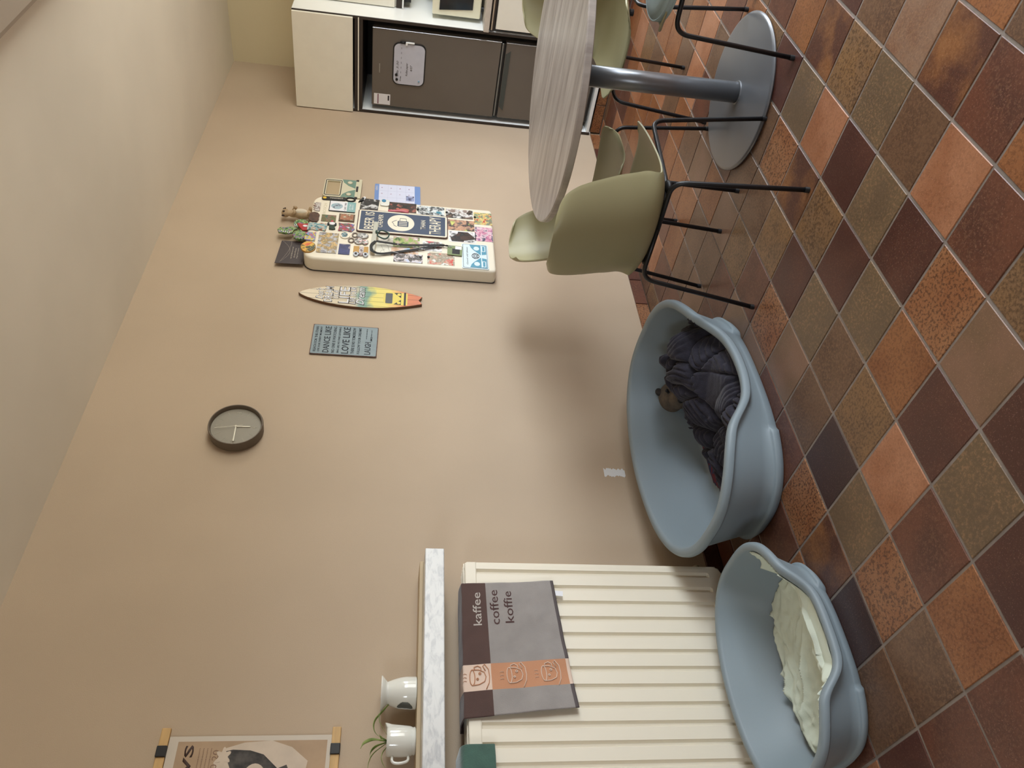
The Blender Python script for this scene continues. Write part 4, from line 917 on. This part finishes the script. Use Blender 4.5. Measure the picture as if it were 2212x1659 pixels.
# magnets in the upper part
op = itm('bottle_opener', 3.717, 1.661, 'black upright bottle opener with yellow dot and lettering at the right edge', 'bottle opener', x=XB, rot=3)
b = bmesh.new(); ring_ = [(.017 * cos(a), -.066 + .024 * sin(a)) for a in np.linspace(0, 2 * pi, 29)[:-1]]
obj('handle', prism(rrect(.03, .13, .012, cx=0, cy=.022), 0, .006, bev=.001), M_blk, op)
obj('opener_ring', tube([(.003, a, c) for a, c in ring_], .0045, 8, closed=True), M_blk, op, smooth=True); obj('dot', prism(ell(.018, .02, 18, 0, .072), .006, .0075), mat('yellow', (224, 184, 50), .4), op)
o = obj('lettering', text_mesh('CORNWALL', .07, .01, .0004), M_cream, op); o.rotation_euler = (R(90), 0, 0); o.location = (.0065, 0, .01)
mm = [
 ('castle_magnet', 3.627, 1.765, [(-.04, -.018), (.04, -.018), (.04, .004), (.03, .018), (.022, .006), (.01, .02), (.0, .008), (-.01, .018), (-.022, .006), (-.03, .016), (-.04, .002)], [(140, 110, 100), (206, 200, 196), (110, 90, 84)], 'grey-brown castle skyline magnet, top row right of centre', 60, .005),
 ('bear_magnet', 3.527, 1.770, [(-.042, -.02), (-.02, -.028), (.0, -.026), (.02, -.028), (.036, -.018), (.044, .0), (.036, .018), (.016, .027), (.0, .022), (-.016, .028), (-.034, .02), (-.044, .004)], [(70, 46, 36), (88, 58, 44), (56, 38, 30)], 'dark brown lumpy animal magnet in the top row', 40, .008),
 ('landscape_magnet', 3.529, 1.694, rrect(.06, .075), [(110, 96, 66), (90, 110, 60), (140, 100, 90), (60, 110, 90)], 'small landscape picture magnet with green and brown tones', 50, .003),
 ('bridge_magnet', 3.443, 1.744, [(-.034, -.045), (.03, -.05), (.034, -.02), (.024, .0), (.034, .015), (.03, .045), (.0, .05), (-.034, .048), (-.028, .02), (-.036, .0), (-.026, -.015)], [(60, 90, 96), (120, 170, 180), (196, 186, 170), (140, 90, 70)], 'teal and grey souvenir magnet with pillars', 60, .006),
 ('ship_magnet', 3.457, 1.597, [(-.036, -.03), (-.01, -.044), (.012, -.034), (.03, -.04), (.036, -.01), (.03, .02), (.036, .042), (.0, .036), (-.034, .04), (-.03, .0)], [(120, 122, 116), (90, 92, 84), (190, 60, 56), (60, 100, 170), (220, 222, 224)], 'grey layered souvenir magnet with red and blue accents', 45, .006),
 ('harbour_magnet', 3.354, 1.769, [(-.036, -.026), (.036, -.026), (.036, .012), (.03, .028), (.012, .02), (.0, .028), (-.018, .026), (-.03, .028), (-.036, .01)], [(44, 70, 40), (226, 200, 70), (110, 150, 206), (190, 90, 100), (205, 180, 150)], 'small colourful house magnet with palm trees, above the sunset disc', 40, .006),
 ('double_picture_magnet', 3.313, 1.678, rrect(.170, .100), [(150, 140, 100), (214, 178, 120), (150, 130, 90), (190, 190, 196), (120, 116, 120)], 'wide two-scene picture magnet, tan above and snowy grey below', 30, .003),
 ('map_magnet', 3.269, 1.591, rrect(.086, .056), [(38, 42, 92), (46, 52, 112), (36, 40, 80), (150, 140, 150)], 'dark blue square map magnet near the left edge', 25, .003)]
for k, (n_, y, z, P, cols, lab, sc_, th_) in enumerate(mm):
    magn(n_, y, z, P, photo_mat('magnet_%d' % k, cols, sc_, 30 + k), lab, 'magnet', th_, bev=.0008 if th_ > .004 else 0)
tcd = itm('framed_card_magnet', 3.645, 1.633, 'black-edged white and teal card magnet with an oval picture', 'magnet', x=XB)
obj('frame', prism(rrect(.096, .138, .003), 0, .004), M_blk, tcd); obj('card', prism(rrect(.090, .094, cx=.002, cy=.018), .004, .0046), M_paper, tcd)
obj('teal_panel', prism(rrect(.094, .045, cx=.001, cy=-.048), .004, .0048), mat('teal_card', (136, 176, 176), .5), tcd)
obj('oval_picture', prism(ell(.056, .062, 26, 0, .028), .0047, .005), photo_mat('oval', [(150, 180, 190), (170, 190, 200), (80, 76, 100)], 40, 50), tcd)
text('lettering', 'CAFE 1900', .07, .01, M_ink, tcd, d=.0048, off=(0, -.016)); text('lettering', 'AT THE\nBEACH', .05, .022, M_paper, tcd, d=.005, off=(0, -.048))
bf = itm('brown_frame_magnet', 3.544, 1.601, 'small brown framed magnet with copper relief scene', 'magnet', x=XB)
obj('frame', prism(rrect(.066, .082), 0, .006, bev=.001), mat('frame_brown', (104, 84, 66), .6), bf); obj('relief', prism(rrect(.054, .066), .006, .008), photo_mat('relief', [(110, 70, 50), (176, 120, 90), (150, 96, 66), (200, 214, 190)], 55, 52), bf)
pg = itm('figure_magnet', 3.463, 1.671, 'dark green and white little figure magnet with a red top', 'magnet', x=XB)
obj('bottle', prism([(-.036, -.008), (-.03, -.02), (-.01, -.014), (.0, -.016), (.0, .012), (-.012, .014), (-.034, .012)], 0, .008, bev=.001), mat('bottle_green', (30, 52, 38), .3), pg)
obj('belly', prism(ell(.026, .03, 18, .014, .0), 0, .009, bev=.002), M_paper, pg); obj('wing', prism(ell(.022, .012, 14, .012, .019), 0, .007), M_blk, pg); obj('wing', prism(ell(.022, .012, 14, .012, -.017), 0, .007), M_blk, pg); obj('hat', prism(ell(.012, .014, 12, .032, .002), 0, .01), mat('red', (190, 50, 70), .5), pg)
sn = itm('sunset_magnet', 3.263, 1.769, 'oval orange sunset landscape disc magnet at the top left corner', 'magnet', x=XB - .001)
obj('disc', prism(ell(.090, .074, 36), 0, .007, bev=.001), mat('ochre_rim', (176, 130, 50), .5), sn); obj('picture', prism(ell(.084, .068, 36), .007, .0076), photo_mat('sunset', [(216, 90, 60), (226, 150, 60), (222, 180, 70), (50, 60, 30), (150, 146, 130)], 22, 55), sn)
wr_ = itm('round_picture_magnet', 3.386, 1.597, 'white round magnet with a black and teal motif', 'magnet', x=XB)
obj('disc', prism(ell(.056, .052, 30), 0, .006, bev=.001), M_cream, wr_); obj('picture', prism(ell(.042, .034, 26, .002, .004), .006, .0065), photo_mat('rp', [(226, 224, 214), (40, 40, 44), (90, 130, 140), (230, 228, 220)], 45, 56), wr_)
for nm, yr, zr, parts_, lab in (('opener_magnet', 3.396, 1.547, [(3.393, 1.508, .05, .062)], 'round silver bottle opener magnet with letters, upper of the pair'), ('opener_magnet', 3.348, 1.563, [(3.344, 1.524, .056, .048), (3.339, 1.492, .045, .034)], 'round silver bottle opener magnet with a skull-like motif, lower left of the pair')):
    t_ = itm(nm, yr, zr, lab, 'magnet', x=XB); t_['group'] = 'bottle opener magnets'
    obj('ring', tube([(.003, .018 * cos(2 * pi * k / 26), .013 * sin(2 * pi * k / 26)) for k in range(26)], .0042, 8, closed=True), mat('pewter', (140, 130, 122), .4, metal=.4), t_, smooth=True)
    for k, (y, z, w__, h__) in enumerate(parts_):
        obj('disc', prism(ell(w__, h__, 30, y - yr, z - zr), 0, .006 + .001 * k, bev=.001), MC['pewter'], t_); obj('picture', prism(ell(w__ * .86, h__ * .86, 30, y - yr, z - zr), .006 + .001 * k, .0066 + .001 * k), photo_mat('op%d%d' % (k, int(yr * 100)), [WH, (190, 186, 180), (60, 50, 50), WH, (170, 60, 60)] if yr < 3.36 else [WH, (180, 180, 176), (80, 80, 84), WH], 50, 57 + k + int(yr * 10)), t_)
oc = itm('letter_magnet', 3.261, 1.511, 'ochre letter-shaped souvenir magnet with two silver discs', 'magnet', x=XB)
obj('tile_left', prism(rrect(.05, .03, .002, cx=.014, cy=.02), 0, .005), mat('ochre', (190, 146, 74), .5), oc); obj('tile_mid', prism(rrect(.075, .02, .002, cx=0, cy=-.004), 0, .006), photo_mat('let', [(80, 50, 46), (206, 196, 196), (120, 80, 70)], 60, 60), oc)
obj('tile_right', prism(rrect(.05, .022, .002, cx=.014, cy=-.028), 0, .005), MC['ochre'], oc)
for dz in (.02, -.028): obj('silver_disc', prism(ell(.036, .028, 24, -.03, dz), 0, .009, bev=.002), mat('silver', (176, 180, 186), .3, metal=.5), oc); obj('disc_print', prism(rrect(.018, .012, cx=-.03, cy=dz), .009, .0095), M_ink, oc)
lh = itm('bell_magnet', 3.731, 1.532, 'little black and white bell-shaped magnet at the right edge', 'magnet', x=XB)
obj('bell', prism([(-.02, .016), (-.03, .02), (-.012, -.004), (.012, -.012), (.016, .0), (.0, .006), (-.012, .014)], 0, .008, bev=.001), M_blk, lh); obj('stripe', prism([(-.005, -.012), (.022, -.018), (.026, -.008), (.016, -.002), (.0, -.004)], 0, .007), M_paper, lh)
cm = itm('mug_magnet', 3.715, 1.409, 'white mug-shaped magnet with a blue blob, right of the beer sign', 'magnet', x=XB + .002)
obj('mug', prism(rrect(.058, .05, .012), 0, .006, bev=.002), M_porc, cm); obj('blue_blob', prism(ell(.026, .024, 20, .014, .006), .006, .009, bev=.002), mat('blue_blob', (60, 130, 170), .3), cm)
mk = itm('pink_figure_magnet', 3.644, 1.333, 'pink and red reclining figure magnet above the diver photo', 'magnet', x=XB + .003)
obj('tail', tube(smooth_path([(.004, -.01, .055), (.004, -.006, .02), (.004, .0, -.02), (.004, -.01, -.055)], .03), [.006, .005, .005, .006, .007, .008, .008, .009, .009, .009, .009, .010, .01, .009, .008, .006][:len(smooth_path([(0, 0, 0), (0, 1, 0), (0, 1, 1), (0, 2, 1)], .3))] if 0 else .008, 10), mat('pink', (206, 112, 124), .5), mk, smooth=True)
obj('body', blob([(.004, .012, -.03, .005, .014, .03), (.004, .018, .004, .005, .01, .01)], 14), mat('salmon', (190, 110, 96), .5), mk, smooth=True)
# white sleeve, hair tie, lanyard with tag
st = itm('ridged_clip', 3.379, 1.447, 'long white ridged clip lying across the board and the beer sign edge', 'clip', x=XB + .0155, rot=-1.4)
b = box(0, -.128, -.012, .005, .128, .012, .001, 1)
obj('bar', b, mat('clip_white', (216, 214, 200), .35), st)
for k in range(5): obj('ridge', box(.005, -.125, -.0105 + .0048 * k, .0068, .125, -.0085 + .0048 * k), mat('clip_grey', (170, 168, 156), .35), st)
ht = itm('hair_tie', 3.390, 1.404, 'dark green hair tie looped round the white ridged clip', 'hair tie', x=XB + .022)
obj('loop', tube([(.002 + .003 * sin(3 * a), .034 * cos(a), -.002 + .03 * sin(a)) for a in np.linspace(0, 2 * pi, 33)[:-1]], .0035, 8, closed=True), mat('tie_green', (52, 78, 72), .8, bump=.5, bscale=300), ht, smooth=True)
obj('knot', blob([(.003, .02, .034, .005, .014, .006)], 12), MC['tie_green'], ht, smooth=True)
ly = itm('lanyard', 3.3, 1.4, 'black lanyard with white lettering hanging from the ridged clip', 'lanyard', x=XB)
def strap(P, name='strap', w=.0075):
    b = bmesh.new(); P = smooth_path([Vector((p[0], p[1], p[2])) for p in P], .03, 6); A_ = None
    for i, p in enumerate(P):
        d_ = (P[min(i + 1, len(P) - 1)] - P[max(i - 1, 0)]); n_ = Vector((0, -d_.z, d_.y)).normalized() * w
        q = (b.verts.new(p - n_), b.verts.new(p + n_))
        if A_: b.faces.new((A_[0], q[0], q[1], A_[1]))
        A_ = q
    o = obj(name, b, mat('strap_black', (22, 22, 24), .6, bump=.3, bscale=400), ly); md = o.modifiers.new('s', 'SOLIDIFY'); md.thickness = .0016; return o
strap([(.005, .088, .035), (.024, .05, .045), (.024, .03, .035), (.012, .030, -.1), (.012, .052, -.27), (.012, .056, -.30)][2:])
strap([(.024, -.04, .055), (.016, -.06, .035), (.01, -.055, .0), (.01, .0, -.16), (.014, .052, -.29)])
strap([(.0245, .03, .036), (.029, -.01, .06), (.026, -.055, .055), (.02, -.062, .035)])
for s_, y, z, ang in (('TRANSPORT METAL SERVICES', .031, -.03, 90 - 1), ('TRANSPORT', -.035, -.06, 90 - 19), ('METAL', .012, -.19, 90 - 22)):
    o = obj('lettering', text_mesh(s_, .1 if len(s_) > 12 else .05, .006, .0003), M_paper, ly); o.rotation_euler = (R(ang), 0, 0); o.location = (.0142 if y > 0 else .0125, y, z)
obj('clasp', blob([(.012, .056, -.305, .005, .009, .016), (.012, .054, -.328, .004, .006, .01)], 12), M_blk, ly, smooth=True)
obj('clasp_ring', tube([(.012, .052 + .006 * cos(a), -.345 + .009 * sin(a)) for a in np.linspace(0, 2 * pi, 15)[:-1]], .0012, 6, closed=True), MC['silver'], ly)
tg = itm('key_tag', 3.325, 1.028, 'small green plastic card hanging from the lanyard above the bus magnet', 'tag', x=XB + .005, rot=-2.7)
obj('card', prism(rrect(.082, .078, .004), 0, .002), mat('tag_green', (122, 138, 92), .4), tg); obj('table_print', prism(rrect(.045, .04, cx=-.008, cy=-.006), .002, .0024), M_blk, tg); obj('label_print', prism(rrect(.026, .034, cx=.024, cy=-.018), .002, .0026), M_paper, tg)
# wall items around the board
cal = itm('wall_calendar', 3.925, 1.345, 'pale blue-edged wall calendar sheet right of the magnet board', 'calendar', x=.004, rot=1.5)
obj('sheet', prism(rrect(.21, .262, .004), 0, .003), mat('calendar_blue', (116, 146, 200), .5), cal); obj('grid_page', prism(rrect(.205, .205, cx=-.0, cy=.004), .003, .0036), mat('calendar_white', (214, 218, 238), .5), cal)
obj('top_lettering', text_mesh('AGENDA', .05, .012, .0004, d=.0037, off=(.06, .12)), M_paper, cal)
b = bmesh.new()
for k in range(1, 4): prism(rrect(.2, .001, cx=0, cy=.106 - .051 * k), .0037, .0039, bm=b)
for k in range(1, 3): prism(rrect(.001, .2, cx=-.1 + .068 * k, cy=.004), .0037, .0039, bm=b)
obj('grid_lines', b, mat('grid_grey', (186, 190, 214), .5), cal)
for k in range(4):
    for i in range(2): text('date', str(3 + k * 2 + i), .008, .008, mat('date_red', (150, 60, 110), .5), cal, d=.0038, off=(.025 + .062 * i - .02, .09 - .052 * k))
obj('small_picture', prism(rrect(.05, .045, cx=-.03, cy=-.072), .0037, .0042), photo_mat('cp', [(170, 180, 220), (60, 60, 90), (180, 186, 220)], 30, 70), cal)
lf = itm('leaflet', 3.800, 1.517, 'crumpled grey leaflet stuck between magnet board and calendar', 'leaflet', x=.03, rot=-12)
b = prism([(-.045, .065), (-.03, .075), (.03, -.075), (-.04, -.08)], 0, .001); obj('paper', b, mat('leaflet_grey', (186, 182, 176), .6, var=.08, vscale=30), lf); text('lettering', 'NL', .012, .01, mat('violet_ink', (110, 100, 150), .5), lf, d=.0012, off=(-.01, -.045))
vf = itm('bus_picture_frame', 3.93, 1.655, 'green and cream camper van front picture frame on the wall', 'picture frame', x=.0)
Mvg = mat('van_green', (112, 142, 128), .45); Mvc = mat('van_cream', (208, 202, 176), .45)
vf.scale = (.6, 1, 1)
P = rrect(.185, .208, (.012, .035, .035, .012), 6); Pin = rrect(.14, .072, .006, 6, cx=.0, cy=.054)
b = bmesh.new()
# frame body as four blocks round the window
for x0, x1, y0_, y1_ in ((-.0925, -.07, .018, .09), (.07, .0925, .018, .09), (-.0925, .0925, -.104, .018)): prism([(x0, y0_), (x1, y0_), (x1, y1_), (x0, y1_)], .012, .03, bm=b)
prism([(-.0925, .09), (.0925, .09), (.085, .101), (.07, .106), (-.07, .106), (-.085, .101)], .012, .03, bm=b)
box(0, -.05, -.05, .012, .05, .05, bm=b)
obj('frame_body', b, Mvc, vf); obj('photo_back', prism(rrect(.14, .072, cx=0, cy=.054), .012, .015), mat('frame_picture', (176, 156, 124), .5), vf)
b = tube([(.031, a, c) for a, c in rrect(.156, .088, .008, 4, cx=0, cy=.054)], .0025, 6, closed=True); obj('window_seal', b, M_ink, vf)
for s in (-1, 1):
    pts = [(s * .006, -.07), (s * .03, -.03), (s * .06, -.002), (s * .0905, .008), (s * .0905, -.07)]
    obj('green_panel', prism(pts[::s], .03, .032), Mvg, vf); obj('headlamp', FWx(lathe([(0, .04), (.012, .038), (.017, .031), (.0, .03)], 20)), Mvc, vf, smooth=True).location = (0, s * .06, -.036)
    obj('mirror', box(.02, s * .088 - .006, -.098, .034, s * .088 + .008, -.07, .002), M_ink, vf)
obj('bumper', box(.02, -.098, -.104, .042, .098, -.086, .003), Mvc, vf); obj('plate', box(.03, -.025, -.086, .036, .025, -.074), M_ink, vf)
# figures standing along the board top
mt = empty('meerkat_figurine', (.04, 3.607, 1.7905), 0, 'pale brown meerkat figurine standing on top of the magnet board', 'figurine')
Mmk = mat('meerkat_fur', (186, 162, 130), .7, var=.1, vscale=40); Mmd = mat('meerkat_dark', (58, 44, 38), .6); Mmp = mat('meerkat_pale', (214, 204, 184), .7)
remesh(obj('body', blob([(0, 0, .05, .026, .028, .05), (0, 0, .095, .02, .022, .035), (0, 0, .138, .023, .024, .022), (.016, 0, .136, .014, .012, .01), (.02, .02, .01, .02, .012, .01), (.02, -.02, .01, .02, .012, .01)]), Mmk, mt), .003)
obj('belly', blob([(.012, 0, .055, .019, .02, .036)], 16), Mmp, mt, smooth=True)
for s in (-1, 1):
    obj('arm', tube([(.006, s * .022, .1), (.024, s * .024, .085), (.034, s * .012, .092)], [.008, .008, .007], 10), Mmk, mt, smooth=True)
    obj('eye', blob([(.017, s * .011, .145, .006, .006, .007)], 12), Mmd, mt, smooth=True); obj('ear', blob([(0, s * .025, .148, .005, .006, .008)], 12), Mmd, mt, smooth=True)
obj('nose', blob([(.03, 0, .138, .004, .004, .004)], 10), Mmd, mt, smooth=True)
cf = empty('bird_ornament', (.035, 3.47, 1.7905), 0, 'green feathery ornament with red face and eye spots on top of the board', 'ornament')
Mgf = photo_mat('feather_green', [(40, 80, 66), (96, 136, 70), (168, 186, 120), (70, 110, 140), (170, 90, 130)], 70, 80); Mrd = mat('ornament_red', (176, 44, 48), .5)
for (yy, zz, w__, h__, rr_) in ((-.055, .04, .08, .07, 0), (.045, .045, .075, .075, 0)):
    pts = [(yy + w__ / 2 * (1 + .07 * cos(14 * a)) * cos(a), zz + h__ / 2 * (1 + .07 * cos(14 * a)) * sin(a)) for a in np.linspace(0, 2 * pi, 85)[:-1]]
    obj('fan', prism(pts, .0, .012, bev=.002), Mgf, cf); 
pts = [(-.015, .075), (.0, .06), (.012, .09), (.0, .12), (.0, .145), (-.02, .158), (-.045, .15), (-.05, .11), (-.04, .08)]
obj('crest', prism(pts, .0, .01, bev=.001), Mgf, cf); obj('face', prism([(-.02, .0), (.04, .0), (.03, .04), (.035, .065), (.01, .055), (-.025, .03)], .012, .02, bev=.002), Mrd, cf)
for yy, zz in ((-.035, .142), (-.04, .12), (-.045, .098), (.012, .07)):
    e_ = obj('eye_spot', prism(ell(.014, .014, 16, yy, zz), .01, .013 if yy < 0 else .022), M_paper, cf); obj('pupil', prism(ell(.007, .007, 12, yy, zz), .013 if yy < 0 else .022, .015 if yy < 0 else .024), M_blk, e_)
obj('beak', prism(ell(.016, .024, 14, .008, .02), .02, .024), M_paper, cf)
dk_ = empty('leaflet_card', (.02, 3.292, 1.7905), 0, 'dark brown leaflet with pale dotted curves standing on the board top', 'leaflet')
obj('card', prism([(-.094, 0), (.094, 0), (.092, .128), (-.098, .138)], 0, .002), mat('card_brown', (62, 52, 54), .5), dk_)
b = bmesh.new()
for c0, ph in ((.03, 0), (.05, 1.2)):
    for k in range(26):
        t_ = k / 25; prism(ell(.0028, .0028, 6, -.085 + .17 * t_, .115 - .05 * sin(pi * t_ * .5 + ph * t_) + c0 * t_ * .4 - .0), .002, .0024, bm=b)
obj('dotted_curve', b, mat('card_print', (190, 180, 165), .5), dk_)
for s_, w__, zz in (('met de fiets en te voet', .1, .065), ('Grote Route', .08, .05), ('langs het water', .09, .036)): text('lettering', s_, w__, .007, MC['card_print'], dk_, d=.0021, off=(-.005, zz), italic=.2)
# ---------------------------------------------------------------- poster
ps = itm('hanging_poster', .68, 1.665, 'sepia portrait poster hung between two pine battens with black clips', 'poster')
PW, PH = .45, .475
obj('paper', prism(rrect(PW, PH), .006, .007), mat('poster_white', (206, 196, 182), .7), ps)
obj('sepia_print', prism(rrect(PW - .03, PH - .042, cx=0, cy=-.006), .007, .0073), mat('sepia', (176, 150, 122), .7, var=.08, vscale=12), ps)
obj('torn_shape', prism([(.19, .07), (.205, .02), (.21, -.06), (.19, -.12), (.15, -.17), (.08, -.16), (.0, -.18), (-.1, -.17), (-.16, -.1), (-.17, .0), (-.1, .06), (.0, .09), (.1, .085), (.15, .1)], .0074, .0077), mat('torn_white', (206, 190, 172), .7, var=.05, vscale=20), ps)
M_hair = mat('charcoal_wash', (56, 54, 54), .8, col2=(92, 88, 84), vscale=30)
obj('painted_hair', prism([(.18, .075), (.185, .05), (.182, .0), (.17, -.04), (.13, -.085), (.14, -.11), (.1, -.13), (.05, -.1), (.02, -.02), (.03, .05), (.09, .06), (.13, .05)], .0078, .008), M_hair, ps)
obj('painted_face', prism(ell(.11, .075, 26, .09, -.02), .0081, .0083), MC['torn_white'], ps)
for e_ in ((.10, -.01), (.07, -.03)): obj('painted_eye', prism(ell(.018, .008, 12, *e_), .0084, .0086), M_hair, ps)
obj('painted_flower', prism([(.165 + .022 * (1 + .3 * cos(6 * a)) * cos(a), .075 + .018 * (1 + .3 * cos(6 * a)) * sin(a)) for a in np.linspace(0, 2 * pi, 37)[:-1]], .0081, .0084), MC['torn_white'], ps)
text('lettering', 'NIEUWS', .3, .026, mat('poster_ink', (70, 52, 46), .7), ps, d=.0074, off=(.05, .175), bold=.02); text('lettering', '20 20', .07, .018, mat('poster_ink2', (140, 110, 90), .7), ps, d=.0074, off=(.15, .098))
for k in range(4): text('lettering', 'kunst tentoonstelling museum', .2, .006, MC['poster_ink2'], ps, d=.0074, off=(.09, .145 - .011 * k))
for z, tag_ in ((.252, 0), (-.248, 1)):
    obj('batten', box(.0, -.247, z - .013, .013, .249 - .002 * tag_, z + .013, .002), M_pine, ps)
    for yy in (.185, -.185): obj('clip', box(.0, yy - .02, z - .0145, .018, yy + .012, z + .0145, .002), M_blk, ps)
